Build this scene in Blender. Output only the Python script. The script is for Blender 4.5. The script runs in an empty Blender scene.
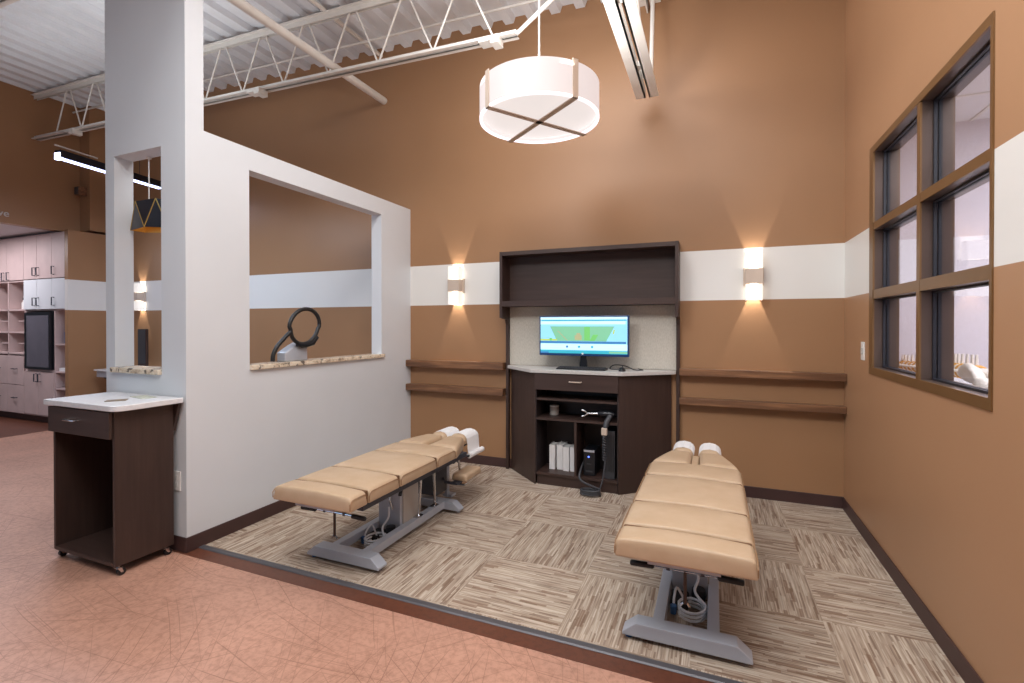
import bpy, bmesh, math, random
from mathutils import Vector, Matrix
random.seed(7)
SC = bpy.context.scene
COL = SC.collection
PI = math.pi

# ------------------------------------------------------------------ colour / materials
def lin(c):
    c = c / 255.0
    return c / 12.92 if c <= 0.04045 else ((c + 0.055) / 1.055) ** 2.4
def C(r, g, b): return (lin(r), lin(g), lin(b), 1.0)

class NT:
    """small node-tree helper"""
    def __init__(s, name):
        s.m = bpy.data.materials.new(name); s.m.use_nodes = True
        s.t = s.m.node_tree; s.t.nodes.clear()
        s.out = s.n('ShaderNodeOutputMaterial')
    def n(s, typ, **kw):
        nd = s.t.nodes.new(typ)
        for k, v in kw.items():
            if k.startswith('i_'):
                nd.inputs[k[2:].replace('_', ' ')].default_value = v
            else: setattr(nd, k, v)
        return nd
    def l(s, a, b): s.t.links.new(a, b)
    def math(s, op, a, b=None, c=None):
        nd = s.n('ShaderNodeMath', operation=op)
        for i, v in enumerate((a, b, c)):
            if v is None: continue
            if isinstance(v, (int, float)): nd.inputs[i].default_value = v
            else: s.l(v, nd.inputs[i])
        return nd.outputs[0]
    def mix(s, f, a, b):
        nd = s.n('ShaderNodeMix', data_type='RGBA')
        for sock, v in ((nd.inputs[0], f), (nd.inputs[6], a), (nd.inputs[7], b)):
            if isinstance(v, (int, float, tuple)): sock.default_value = v
            else: s.l(v, sock)
        return nd.outputs[2]
    def ramp(s, f, stops, interp='LINEAR'):
        nd = s.n('ShaderNodeValToRGB'); cr = nd.color_ramp; cr.interpolation = interp
        while len(cr.elements) < len(stops): cr.elements.new(0.5)
        for e, (p, c) in zip(cr.elements, stops): e.position = p; e.color = c
        s.l(f, nd.inputs[0]); return nd.outputs[0]
    def coord(s): return s.n('ShaderNodeTexCoord').outputs['Object']
    def pos(s): return s.n('ShaderNodeNewGeometry').outputs['Position']
    def mapping(s, v, sc=(1, 1, 1), rot=(0, 0, 0), loc=(0, 0, 0)):
        nd = s.n('ShaderNodeMapping'); s.l(v, nd.inputs[0])
        nd.inputs['Scale'].default_value = sc; nd.inputs['Rotation'].default_value = rot
        nd.inputs['Location'].default_value = loc; return nd.outputs[0]
    def noise(s, v, scale, detail=2, rough=0.5):
        nd = s.n('ShaderNodeTexNoise'); s.l(v, nd.inputs['Vector'])
        nd.inputs['Scale'].default_value = scale; nd.inputs['Detail'].default_value = detail
        nd.inputs['Roughness'].default_value = rough; return nd.outputs[0]
    def bsdf(s, col, rough=0.5, metal=0.0, bump=None, bstr=0.1, bdist=0.01, spec=0.5, coat=0.0, em=None, ems=0.0, sheen=0.0, trans=0.0):
        p = s.n('ShaderNodeBsdfPrincipled')
        for nm, v in (('Base Color', col), ('Roughness', rough), ('Metallic', metal), ('Specular IOR Level', spec),
                      ('Coat Weight', coat), ('Sheen Weight', sheen), ('Transmission Weight', trans)):
            if isinstance(v, (int, float, tuple)): p.inputs[nm].default_value = v
            else: s.l(v, p.inputs[nm])
        if em is not None:
            p.inputs['Emission Color'].default_value = em; p.inputs['Emission Strength'].default_value = ems
        if bump is not None:
            b = s.n('ShaderNodeBump'); b.inputs['Strength'].default_value = bstr; b.inputs['Distance'].default_value = bdist
            s.l(bump, b.inputs['Height']); s.l(b.outputs[0], p.inputs['Normal'])
        s.l(p.outputs[0], s.out.inputs[0]); return p

def plain(name, rgb, rough=0.5, metal=0.0, var=0.06, scale=6.0, **kw):
    t = NT(name); c = C(*rgb)
    n = t.noise(t.coord(), scale, 3)
    lo = tuple(x * (1 - var) for x in c[:3]) + (1,); hi = tuple(min(1, x * (1 + var)) for x in c[:3]) + (1,)
    t.bsdf(t.ramp(n, [(0.3, lo), (0.7, hi)]), rough, metal, **kw); return t.m
def glow(name, rgb, strength, base=None):
    t = NT(name); t.bsdf(C(*(base or rgb)), 0.5, em=C(*rgb), ems=strength); return t.m

BAND0, BAND1 = 1.605, 2.022
BROWN, WHITE = (162, 123, 90), (230, 228, 224)
def wall_paint(name, brown=BROWN, white=WHITE):
    t = NT(name); g = t.pos(); s = t.n('ShaderNodeSeparateXYZ'); t.l(g, s.inputs[0]); z = s.outputs[2]
    m = t.math('MULTIPLY', t.math('GREATER_THAN', z, BAND0), t.math('LESS_THAN', z, BAND1))
    n = t.noise(g, 1.3, 2)
    b = C(*brown); lo = tuple(x * .96 for x in b[:3]) + (1,); hi = tuple(x * 1.04 for x in b[:3]) + (1,)
    fine = t.noise(g, 180, 2)
    t.bsdf(t.mix(m, t.ramp(n, [(.3, lo), (.7, hi)]), C(*white)), 0.40, bump=fine, bstr=.06, bdist=.002, spec=.35); return t.m

def carpet_mat():
    T = 0.567
    t = NT('carpet_tiles'); g = t.pos(); s = t.n('ShaderNodeSeparateXYZ'); t.l(g, s.inputs[0])
    x = t.math('ADD', s.outputs[0], T * 8 - 0.480 % T); y = t.math('ADD', s.outputs[1], -2.098)
    ix = t.math('FLOOR', t.math('DIVIDE', x, T)); iy = t.math('FLOOR', t.math('DIVIDE', y, T))
    par = t.math('FLOORED_MODULO', t.math('ADD', ix, iy), 2.0)
    ipar = t.math('SUBTRACT', 1.0, par)
    # along / across coordinate of the pile in this tile
    al = t.math('ADD', t.math('MULTIPLY', x, par), t.math('MULTIPLY', y, ipar))
    ac = t.math('ADD', t.math('MULTIPLY', y, par), t.math('MULTIPLY', x, ipar))
    seed = t.math('ADD', t.math('MULTIPLY', ix, 7.31), t.math('MULTIPLY', iy, 3.77))
    def vec(a, b, c):
        nd = t.n('ShaderNodeCombineXYZ')
        for i, v in enumerate((a, b, c)): t.l(v, nd.inputs[i])
        return nd.outputs[0]
    v1 = vec(t.math('MULTIPLY', al, 5.0), t.math('MULTIPLY', ac, 120), seed)
    v3 = vec(t.math('MULTIPLY', al, 9), t.math('MULTIPLY', ac, 190), seed)
    n1 = t.noise(v1, 1.0, 2); n3 = t.noise(v3, 1.0, 1)
    def blocks(w, ln, k, lo, hi):
        row = t.math('ADD', t.math('FLOOR', t.math('DIVIDE', ac, w)), t.math('MULTIPLY', seed, 13.0))
        wr = t.n('ShaderNodeTexWhiteNoise', noise_dimensions='1D'); t.l(t.math('ADD', row, k), wr.inputs['W'])
        u = t.math('DIVIDE', t.math('ADD', al, t.math('MULTIPLY', wr.outputs[0], 5.0)), ln)
        wn = t.n('ShaderNodeTexWhiteNoise', noise_dimensions='3D'); t.l(vec(t.math('FLOOR', u), row, t.math('ADD', seed, k)), wn.inputs['Vector'])
        nd = t.n('ShaderNodeMapRange'); t.l(wn.outputs[0], nd.inputs[0]); nd.inputs[1].default_value = lo; nd.inputs[2].default_value = hi
        return nd.outputs[0]
    base = t.ramp(n1, [(.30, C(132, 112, 97)), (.43, C(163, 144, 127)), (.55, C(182, 164, 146)), (.70, C(204, 190, 173))])
    col = t.mix(t.math('MULTIPLY', blocks(.0048, .30, 3.0, .55, 1.0), .42), base, C(124, 100, 82))
    col = t.mix(t.math('MULTIPLY', blocks(.0068, .16, 9.0, .60, 1.0), .5), col, C(208, 196, 180))
    col = t.mix(t.math('MULTIPLY', blocks(.0175, .14, 17.0, .90, .93), .62), col, C(122, 92, 72))
    col = t.mix(t.math('MULTIPLY', blocks(.0085, .10, 27.0, .90, .93), .6), col, C(114, 88, 70))
    hv = t.n('ShaderNodeTexWhiteNoise', noise_dimensions='1D'); t.l(seed, hv.inputs['W'])
    tone = t.math('ADD', t.math('MULTIPLY', hv.outputs[0], .16), .92)
    mul = t.n('ShaderNodeVectorMath', operation='SCALE'); t.l(col, mul.inputs[0]); t.l(tone, mul.inputs['Scale'])
    t.bsdf(mul.outputs[0], .95, bump=n3, bstr=.5, bdist=.006, spec=.1, sheen=.1); return t.m

def vinyl_mat(name, base, dark, lines=True):
    t = NT(name); g = t.pos()
    blotch = t.noise(g, 2.2, 4, .6); fine = t.noise(g, 34, 5, .7)
    b = C(*base); col = t.ramp(blotch, [(.3, tuple(x * .86 for x in b[:3]) + (1,)), (.7, tuple(x * 1.1 for x in b[:3]) + (1,))])
    col = t.mix(t.math('MULTIPLY', t.ramp(fine, [(.45, (0, 0, 0, 1)), (.68, (1, 1, 1, 1))]), .42), col, C(*dark))
    if lines:
        tot = None; wn = t.n('ShaderNodeTexNoise'); t.l(g, wn.inputs['Vector']); wn.inputs['Scale'].default_value = 1.6; wn.inputs['Detail'].default_value = 1
        sc_ = t.n('ShaderNodeVectorMath', operation='SCALE'); t.l(wn.outputs['Color'], sc_.inputs[0]); sc_.inputs['Scale'].default_value = .06
        ad_ = t.n('ShaderNodeVectorMath', operation='ADD'); t.l(g, ad_.inputs[0]); t.l(sc_.outputs[0], ad_.inputs[1]); wob = ad_.outputs[0]
        for k in range(13):
            a = .2 + k * PI / 13 + (k % 3) * .09
            mv = t.mapping(wob, rot=(0, 0, a), loc=(k * 3.7, k * 1.9, 0))
            mv = t.mapping(mv, sc=(1.0, 190, .001))
            vo = t.n('ShaderNodeTexVoronoi', feature='F1'); t.l(mv, vo.inputs['Vector']); vo.inputs['Scale'].default_value = 1.0
            sp = t.n('ShaderNodeSeparateColor'); t.l(vo.outputs['Color'], sp.inputs[0])
            pick = t.math('GREATER_THAN', sp.outputs[0], .885)
            r = t.math('MULTIPLY_ADD', sp.outputs[1], .22, .22)
            dsh = t.math('MULTIPLY', pick, t.math('SMOOTH_MIN', 1.0, t.math('MULTIPLY', t.math('MAXIMUM', t.math('SUBTRACT', r, vo.outputs['Distance']), 0), 9), .1))
            dsh = t.math('MULTIPLY', dsh, t.math('MULTIPLY_ADD', sp.outputs[2], .5, .45))
            tot = dsh if tot is None else t.math('MAXIMUM', tot, dsh)
        col = t.mix(t.math('MINIMUM', t.math('MULTIPLY', tot, .68), .7), col, C(*dark))
    t.bsdf(col, .36, bump=fine, bstr=.05, bdist=.002, spec=.5); return t.m

def wood_mat(name, a, b, axis=0, rough=.45, sc=1.0):
    t = NT(name); co = t.coord()
    s = [14, 14, 14]; s[axis] = 1.1
    v = t.mapping(co, sc=tuple(x * sc for x in s))
    n = t.noise(v, 2.2, 5, .6)
    s2 = [60, 60, 60]; s2[axis] = 2
    n2 = t.noise(t.mapping(co, sc=tuple(s2)), 1.5, 2)
    col = t.ramp(n, [(.3, C(*a)), (.52, C(*[(x + y) / 2 for x, y in zip(a, b)])), (.7, C(*b))])
    lo = C(*a)
    col = t.mix(t.math('MULTIPLY', t.ramp(n2, [(.5, (0, 0, 0, 1)), (.8, (1, 1, 1, 1))]), .4), col, lo)
    t.bsdf(col, rough, bump=n2, bstr=.05, bdist=.002); return t.m

def granite_mat():
    t = NT('granite'); co = t.coord()
    n = t.noise(co, 13, 5, .65); n2 = t.noise(t.mapping(co, loc=(5, 3, 1)), 22, 4, .6); n3 = t.noise(co, 90, 2)
    col = t.ramp(n, [(.3, C(96, 72, 52)), (.42, C(204, 182, 156)), (.55, C(232, 220, 200)), (.74, C(206, 160, 118))])
    col = t.mix(t.ramp(n2, [(.55, (0, 0, 0, 1)), (.60, (1, 1, 1, 1))]), col, C(58, 38, 30))
    col = t.mix(t.math('MULTIPLY', n3, .25), col, C(240, 232, 215))
    t.bsdf(col, .2, spec=.5); return t.m

def leather_mat():
    t = NT('tan_vinyl_upholstery'); co = t.coord()
    v = t.n('ShaderNodeTexVoronoi'); t.l(co, v.inputs['Vector']); v.inputs['Scale'].default_value = 320
    n = t.noise(co, 9, 4, .6)
    col = t.ramp(n, [(.3, C(186, 158, 128)), (.7, C(195, 169, 141))])
    t.bsdf(col, .42, bump=v.outputs[0], bstr=.10, bdist=.002, spec=.45); return t.m

def fabric_mat():
    t = NT('grey_woven_fabric'); co = t.coord()
    n = t.noise(t.mapping(co, sc=(1, 1, .35)), 140, 3); n2 = t.noise(co, 5, 2)
    col = t.ramp(n, [(.3, C(186, 180, 168)), (.7, C(206, 200, 189))])
    t.bsdf(col, .9, bump=n, bstr=.3, bdist=.003, spec=.15); return t.m

def glass_mat():
    t = NT('window_glass')
    lw = t.n('ShaderNodeLayerWeight'); lw.inputs[0].default_value = .5
    fr5 = t.math('POWER', lw.outputs['Facing'], 5.0)
    tr = t.n('ShaderNodeBsdfTransparent'); tr.inputs[0].default_value = (.95, .96, .97, 1)
    gl = t.n('ShaderNodeBsdfGlossy'); gl.inputs['Roughness'].default_value = 0.0
    n = t.noise(t.coord(), .8, 1); w = t.math('MULTIPLY_ADD', n, .03, 0.0)
    f = t.math('MINIMUM', t.math('ADD', t.math('MULTIPLY_ADD', fr5, .9, .045), w), 1.0)
    mx = t.n('ShaderNodeMixShader'); t.l(f, mx.inputs[0]); t.l(tr.outputs[0], mx.inputs[1]); t.l(gl.outputs[0], mx.inputs[2])
    t.l(mx.outputs[0], t.out.inputs[0]); return t.m

M = dict(
    paint=wall_paint('painted_wall'), paint_right_lit=wall_paint('painted_side_wall_lit', (174, 133, 100)), white_paint=plain('white_wall_paint', (215, 218, 222), .55, var=.02, scale=2),
    carpet=carpet_mat(), vinyl=vinyl_mat('vinyl_floor', (195, 148, 127), (116, 76, 58)),
    vinyl_dark=vinyl_mat('dark_vinyl_floor', (104, 62, 46), (62, 36, 28), False),
    strip=plain('transition_strip', (92, 90, 94), .45, .3), base=plain('vinyl_base', (70, 48, 46), .5, var=.08),
    deck=plain('painted_deck', (228, 231, 236), .55, var=.03), steel_white=plain('white_painted_steel', (226, 222, 216), .45, var=.04),
    espresso=wood_mat('espresso_laminate', (56, 40, 35), (68, 50, 44), 2, .45), espresso_h=wood_mat('espresso_laminate_horizontal', (58, 42, 37), (70, 52, 46), 0, .45),
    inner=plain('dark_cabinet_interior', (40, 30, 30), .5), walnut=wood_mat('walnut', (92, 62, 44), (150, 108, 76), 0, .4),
    quartz=plain('white_quartz', (225, 224, 226), .25, var=.05, scale=40), quartz_grey=plain('grey_solid_surface', (196, 192, 188), .3, var=.05, scale=50),
    fabric=fabric_mat(), leather=leather_mat(), gap_shade=plain('brown_seam_shade', (112, 80, 54), .6), piping=plain('tan_piping', (150, 116, 84), .5),
    grey_steel=plain('grey_powder_coat', (176, 180, 190), .36, .15, var=.05), dark_steel=plain('dark_grey_steel', (66, 68, 78), .42, .4, var=.1),
    light_grey=plain('light_grey_panel', (178, 170, 162), .5), chrome=plain('chrome', (210, 210, 214), .18, 1.0),
    nickel=plain('brushed_nickel', (206, 188, 172), .45, .15), black=plain('black_rubber', (26, 26, 28), .5), black_gloss=plain('black_plastic', (22, 24, 30), .28),
    paper=plain('white_paper', (238, 236, 236), .7, var=.02), bluecap=plain('blue_plastic', (50, 96, 150), .35), whitehose=plain('clear_white_hose', (214, 216, 220), .3),
    bronze=plain('bronze_frame', (122, 90, 56), .36, .3, var=.05), bronze_shaded=plain('shaded_bronze_frame', (92, 76, 68), .28, .35), gasket=plain('black_gasket', (30, 30, 38), .5),  # second bronze is the first one darkened, painting shade on the jambs
    glass=glass_mat(), granite=granite_mat(), white_plastic=plain('white_plastic', (236, 234, 230), .35, var=.02),
    birch=plain('pale_laminate', (206, 182, 178), .5, var=.05), birch_in=plain('pale_laminate_inside', (150, 122, 108), .55),
    lilac=plain('pale_lilac_wall', (214, 208, 216), .7, var=.05, scale=60), tile=plain('ceiling_tile', (226, 224, 228), .8, var=.03, scale=70),
    bone=plain('bone_plastic', (240, 232, 222), .45), disc=plain('amber_disc', (224, 160, 62), .4),
    gold=plain('gold_lining', (222, 164, 62), .35, .4), lampblack=plain('black_metal_shade', (34, 36, 46), .4, .3), brass=plain('brass_trim', (190, 158, 90), .35, .7),
    greybase=plain('grey_enamel', (178, 180, 188), .35, .2), dark_grey=plain('dark_grey_plastic', (62, 62, 66), .45),
    shade=glow('lit_drum_shade', (246, 232, 230), .72, (130, 124, 122)), diffuser=glow('lit_diffuser', (248, 238, 234), .80, (120, 116, 114)), rim=glow('lit_rim', (250, 246, 255), 1.15),
    sconce=glow('lit_sconce_glass', (255, 244, 226), 2.6), sconce_edge=glow('sconce_glass_edge', (240, 234, 226), .55), led=glow('led_tube', (196, 206, 255), 5.0),
    s_bg=glow('screen_pale_blue', (140, 206, 232), .58), s_white=glow('screen_white', (190, 226, 246), .62), s_green=glow('screen_green', (120, 186, 150), .52), s_green2=glow('screen_leaf_green', (110, 190, 104), .52),
    s_yel=glow('screen_yellow', (176, 200, 90), .52), s_blue=glow('screen_blue', (58, 122, 180), .5), s_teal=glow('screen_teal', (52, 168, 190), .52), s_pink=glow('screen_pink', (170, 170, 130), .5),
    bezel=plain('monitor_bezel', (24, 62, 112), .3), fridge=plain('fridge_glass', (112, 108, 118), .25, .2), blue_led=glow('blue_led', (90, 120, 255), 3.0),
    wing=plain('letter_white', (206, 200, 196), .5), brownsheet=plain('brown_printed_paper', (120, 100, 76), .5, var=.4, scale=60), greensheet=plain('pale_printed_paper', (186, 188, 172), .5, var=.25, scale=50),
)

# ------------------------------------------------------------------ mesh helper
class MB:
    def __init__(s): s.bm = bmesh.new(); s.mi = 0
    def _merge(s, b):
        for f in b.faces: f.material_index = s.mi
        me = bpy.data.meshes.new('t'); b.to_mesh(me); b.free(); s.bm.from_mesh(me); bpy.data.meshes.remove(me)
        return s
    def box(s, x0, x1, y0, y1, z0, z1, bev=0.0, seg=2, rz=0.0):
        b = bmesh.new(); bmesh.ops.create_cube(b, size=1)
        for v in b.verts: v.co = Vector(((x0 + x1) / 2 + v.co.x * (x1 - x0), (y0 + y1) / 2 + v.co.y * (y1 - y0), (z0 + z1) / 2 + v.co.z * (z1 - z0)))
        if bev: bmesh.ops.bevel(b, geom=b.edges[:], offset=bev, segments=seg, affect='EDGES', profile=.6)
        if rz: bmesh.ops.rotate(b, verts=b.verts[:], cent=((x0 + x1) / 2, (y0 + y1) / 2, 0), matrix=Matrix.Rotation(rz, 3, 'Z'))
        return s._merge(b)
    def prism(s, pts, d0, d1, axis=2, bev=0.0, seg=2):
        """polygon pts in the two other axes, extruded along axis from d0 to d1"""
        b = bmesh.new()
        def P(p, d):
            if axis == 2: return (p[0], p[1], d)
            if axis == 1: return (p[0], d, p[1])
            return (d, p[0], p[1])
        lo = [b.verts.new(P(p, d0)) for p in pts]; hi = [b.verts.new(P(p, d1)) for p in pts]
        b.faces.new(lo); b.faces.new(hi)
        for i in range(len(pts)):
            j = (i + 1) % len(pts); b.faces.new((lo[i], lo[j], hi[j], hi[i]))
        bmesh.ops.recalc_face_normals(b, faces=b.faces[:])
        if bev: bmesh.ops.bevel(b, geom=b.edges[:], offset=bev, segments=seg, affect='EDGES', profile=.6)
        return s._merge(b)
    def tube(s, pts, r, seg=10, closed=False, caps=True):
        b = bmesh.new(); P = [Vector(p) for p in pts]; n = len(P); rings = []; up = Vector((0, 0, 1))
        rr = r if isinstance(r, (list, tuple)) else [r] * n
        prev = None
        for i in range(n):
            a = P[(i - 1) % n] if (closed or i > 0) else P[i]; c = P[(i + 1) % n] if (closed or i < n - 1) else P[i]
            t = (c - a).normalized()
            if prev is None:
                u = t.cross(up)
                if u.length < 1e-3: u = t.cross(Vector((1, 0, 0)))
            else:
                u = prev - t * prev.dot(t)
                if u.length < 1e-5: u = t.cross(up)
            u.normalize(); prev = u; w = t.cross(u)
            rings.append([b.verts.new(P[i] + (u * math.cos(2 * PI * k / seg) + w * math.sin(2 * PI * k / seg)) * rr[i]) for k in range(seg)])
        for i in range(n if closed else n - 1):
            A, B = rings[i], rings[(i + 1) % n]
            for k in range(seg): b.faces.new((A[k], A[(k + 1) % seg], B[(k + 1) % seg], B[k]))
        if caps and not closed: b.faces.new(rings[0]); b.faces.new(rings[-1])
        bmesh.ops.recalc_face_normals(b, faces=b.faces[:])
        return s._merge(b)
    def lathe(s, prof, cx=0, cy=0, seg=32, closed=False):
        b = bmesh.new(); rings = []
        for (r, z) in prof:
            if r < 1e-6: rings.append([b.verts.new((cx, cy, z))])
            else: rings.append([b.verts.new((cx + r * math.cos(2 * PI * k / seg), cy + r * math.sin(2 * PI * k / seg), z)) for k in range(seg)])
        m = len(rings)
        for i in range(m if closed else m - 1):
            A, B = rings[i], rings[(i + 1) % m]
            for k in range(seg):
                k2 = (k + 1) % seg
                if len(A) == 1 and len(B) == 1: continue
                if len(A) == 1: b.faces.new((A[0], B[k], B[k2]))
                elif len(B) == 1: b.faces.new((A[k], A[k2], B[0]))
                else: b.faces.new((A[k], A[k2], B[k2], B[k]))
        bmesh.ops.recalc_face_normals(b, faces=b.faces[:])
        return s._merge(b)
    def ell(s, c, r, sub=2, warp=None):
        b = bmesh.new(); bmesh.ops.create_icosphere(b, subdivisions=sub, radius=1)
        for v in b.verts:
            p = Vector((v.co.x * r[0], v.co.y * r[1], v.co.z * r[2]))
            if warp: p = Vector(warp(p))
            v.co = p + Vector(c)
        return s._merge(b)
    def pillow(s, x0, x1, y0, y1, z0, z1, r=.03, rb=.008, crown=0.0, warp=None):
        h = Vector(((x1 - x0) / 2, (y1 - y0) / 2, (z1 - z0) / 2)); c = Vector(((x0 + x1) / 2, (y0 + y1) / 2, (z0 + z1) / 2))
        r = min(r, h.x * .95, h.y * .95, h.z * 1.2)
        def ax(hh, n):
            e = [hh, hh - r * .15, hh - r * .4, hh - r * .7, hh - r]
            inner = [(hh - r) * (1 - 2 * (i + 1) / (n + 1)) for i in range(n)]
            return sorted(set([round(v, 6) for v in [-q for q in e] + e + inner]))
        X, Y = ax(h.x, 7), ax(h.y, 3); Z = sorted([-h.z, -h.z + rb, 0, h.z - r, h.z - r * .7, h.z - r * .4, h.z - r * .15, h.z])
        b = bmesh.new(); vs = {}
        def V(i, j, k):
            if (i, j, k) not in vs:
                p = Vector((X[i], Y[j], Z[k])); q = r if p.z >= 0 else rb
                inn = Vector((max(-(h.x - q), min(h.x - q, p.x)), max(-(h.y - q), min(h.y - q, p.y)), max(-(h.z - rb), min(h.z - q, p.z))))
                d = p - inn
                if d.length > 1e-7: p = inn + d.normalized() * q
                if p.z > 0: p.z += crown * (1 - (p.x / h.x) ** 2) * (1 - .35 * (p.y / h.y) ** 2) * min(1, p.z / (h.z * .8))
                p = p + c
                if warp: p = Vector(warp(p))
                vs[(i, j, k)] = b.verts.new(p)
            return vs[(i, j, k)]
        nx, ny, nz = len(X) - 1, len(Y) - 1, len(Z) - 1
        for i in range(nx):
            for j in range(ny):
                for k in (0, nz): b.faces.new((V(i, j, k), V(i + 1, j, k), V(i + 1, j + 1, k), V(i, j + 1, k)))
        for i in range(nx):
            for k in range(nz):
                for j in (0, ny): b.faces.new((V(i, j, k), V(i + 1, j, k), V(i + 1, j, k + 1), V(i, j, k + 1)))
        for j in range(ny):
            for k in range(nz):
                for i in (0, nx): b.faces.new((V(i, j, k), V(i, j + 1, k), V(i, j + 1, k + 1), V(i, j, k + 1)))
        bmesh.ops.recalc_face_normals(b, faces=b.faces[:])
        return s._merge(b)
    def build(s, name, mats, parent=None, smooth=False, label=None):
        me = bpy.data.meshes.new(name)
        if smooth:
            for f in s.bm.faces: f.smooth = True
            for e in s.bm.edges:
                if len(e.link_faces) == 2 and e.calc_face_angle(0) > .7: e.smooth = False
        s.bm.to_mesh(me); s.bm.free()
        for m in (mats if isinstance(mats, list) else [mats]): me.materials.append(M[m])
        o = bpy.data.objects.new(name, me); COL.objects.link(o)
        if parent: o.parent = parent
        if label: o['label'] = label
        return o

def thing(name, label, cat, loc=(0, 0, 0), group=None, rz=0):
    o = bpy.data.objects.new(name, None); COL.objects.link(o); o.location = loc; o.rotation_euler = (0, 0, rz)
    o.empty_display_size = .1
    return tag(o, label, cat, group)
def tag(o, label, cat, group=None):
    o['label'] = label; o['category'] = cat
    if group: o['group'] = group
    return o
def struct(o, label=None):
    o['kind'] = 'structure'
    if label: o['label'] = label
    return o
def dup(root, loc, label, group=None):
    r = root.copy(); COL.objects.link(r); r.location = loc; r['label'] = label
    if group: r['group'] = group
    for ch in list(root.children):
        c = ch.copy(); COL.objects.link(c); c.parent = r
        for g in list(ch.children):
            d = g.copy(); COL.objects.link(d); d.parent = c
    return r
def arc(cx, cy, r, a0, a1, n): return [(cx + r * math.cos(a0 + (a1 - a0) * i / n), cy + r * math.sin(a0 + (a1 - a0) * i / n)) for i in range(n + 1)]
def spline(P, n=8):
    P = [Vector(p) for p in P]; out = []
    for i in range(len(P) - 1):
        a, b, c, d = P[max(i - 1, 0)], P[i], P[i + 1], P[min(i + 2, len(P) - 1)]
        for k in range(n):
            t = k / n; out.append(.5 * ((2 * b) + (c - a) * t + (2 * a - 5 * b + 4 * c - d) * t * t + (3 * b - a - 3 * c + d) * t ** 3))
    out.append(P[-1]); return out

# ------------------------------------------------------------------ key planes (metres)
XR, XL, YB = .918, -2.985, 4.365           # right wall, half wall face, back wall
YC0, YC1 = 1.978, 2.095                    # front / back of the end pier
XW = -8.4                                  # far left wall
def deck_z(x): return 4.275 - .028 * x

# ------------------------------------------------------------------ room shell
struct(MB().box(-12.5, 4.6, -4.0, 1.957, -.12, 0).build('floor', 'vinyl'), 'reddish brown vinyl floor with scratch lines')
b = MB(); b.box(-12.5, XL - .118, 1.957, YB, -.12, 0)
struct(b.build('floor', 'vinyl'), 'reddish vinyl floor behind the half wall')
struct(MB().box(-12.5, -8.15, -2.0, 3.84, 0, .002).build('floor', 'vinyl_dark'), 'dark brown floor of the cabinet alcove')
struct(MB().box(XL - .118, XR + .12, 1.957, 2.046, -.12, .001).build('trim', 'vinyl_dark'), 'dark brown vinyl border strip')
struct(MB().prism([(2.046, -.12), (2.046, .003), (2.053, .008), (2.078, .009), (2.086, .006), (2.086, -.12)], XL, XR, axis=0).build('trim', 'strip'), 'grey transition strip')
struct(MB().box(XL - .118, XR + .12, 2.086, YB + .1, -.12, .004).build('floor', 'carpet'), 'striped quarter turned carpet tiles')
struct(MB().box(XR + .12, 4.6, 1.957, YB + .1, -.12, 0).build('floor', 'quartz_grey'), 'floor of the room behind the window')

b = MB()
b.prism([(-12.5, -.1), (XR + .12, -.1), (XR + .12, deck_z(XR) + .067), (-12.5, deck_z(-12.5) + .067)], YB, YB + .12, axis=1)
struct(b.build('wall_back', 'paint'))
# right wall with the window hole
WY0, WY1, WZ0, WZ1 = 2.245, 3.715, 1.092, 2.512
b = MB()
for (y0, y1, z0, z1) in ((-.6, WY0, 0, 4.24), (WY1, YB, 0, 4.24), (WY0, WY1, 0, WZ0), (WY0, WY1, WZ1, 4.24)):
    b.box(XR, XR + .12, y0, y1, z0, z1)
struct(b.build('wall_right', 'paint_right_lit'))  # same paint as the back wall, lightened to paint in its brighter light
# half wall with the opening, sloping-free top
OY0, OY1, OZ0, OZ1, HT = 2.42, 3.875, 1.085, 2.478, 2.63
b = MB(); XI = XL - .118
for (y0, y1, z0, z1) in ((YC1, OY0, 0, HT), (OY1, YB, 0, HT), (OY0, OY1, 0, OZ0), (OY0, OY1, OZ1, HT)):
    b.box(XI, XL, y0, y1, z0, z1)
struct(b.build('wall_left', 'white_paint'), 'white half wall with an opening')
# end pier with the tall niche
PX0 = -3.795; NX0, NX1, NZ0, NZ1 = -3.70, -3.215, 1.088, 2.526
b = MB()
ztop = lambda x: deck_z(x) + .0
b.box(PX0, NX0, YC0, YC1, 0, 4.33); b.box(NX1, XL, YC0, YC1, 0, 4.33)
b.box(NX0, NX1, YC0, YC1, 0, NZ0); b.box(NX0, NX1, YC0, YC1, NZ1, 4.33)
struct(b.build('wall_pier', 'white_paint'), 'tall white pier with a narrow pass through')
# far left header wall and the alcove
b = MB()
b.box(XW - .12, XW, -2.0, YB, 2.71, 4.52)
b.box(XW, XW + .24, 4.06, YB, 2.74, 4.5)
struct(b.build('wall_left', 'paint'), 'dark brown wall above the cabinet alcove')
struct(MB().box(-8.2, -8.12, 3.785, YB, 0, 2.70).build('wall_wing', 'paint'), 'brown wing wall with a cream stripe beside the pale cabinets')
struct(MB().box(-12.5, XW - .121, -2.0, YB, 2.715, 2.80).build('ceiling', 'tile'), 'white soffit over the cabinets')
# baseboards
BH = .09
for nm, a in (('baseboard_back', (XL, XR, YB - .008, YB)), ('baseboard_right', (XR - .008, XR, 1.0, YB)), ('baseboard_left', (XL, XL + .008, YC0 - .008, YB)), ('baseboard_pier', (PX0, XL, YC0 - .008, YC0)), ('baseboard_back', (-8.1, XI, YB - .008, YB))):
    struct(MB().box(*a, 0.0, BH + .004, bev=.003, seg=1).build(nm, 'base'))
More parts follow.
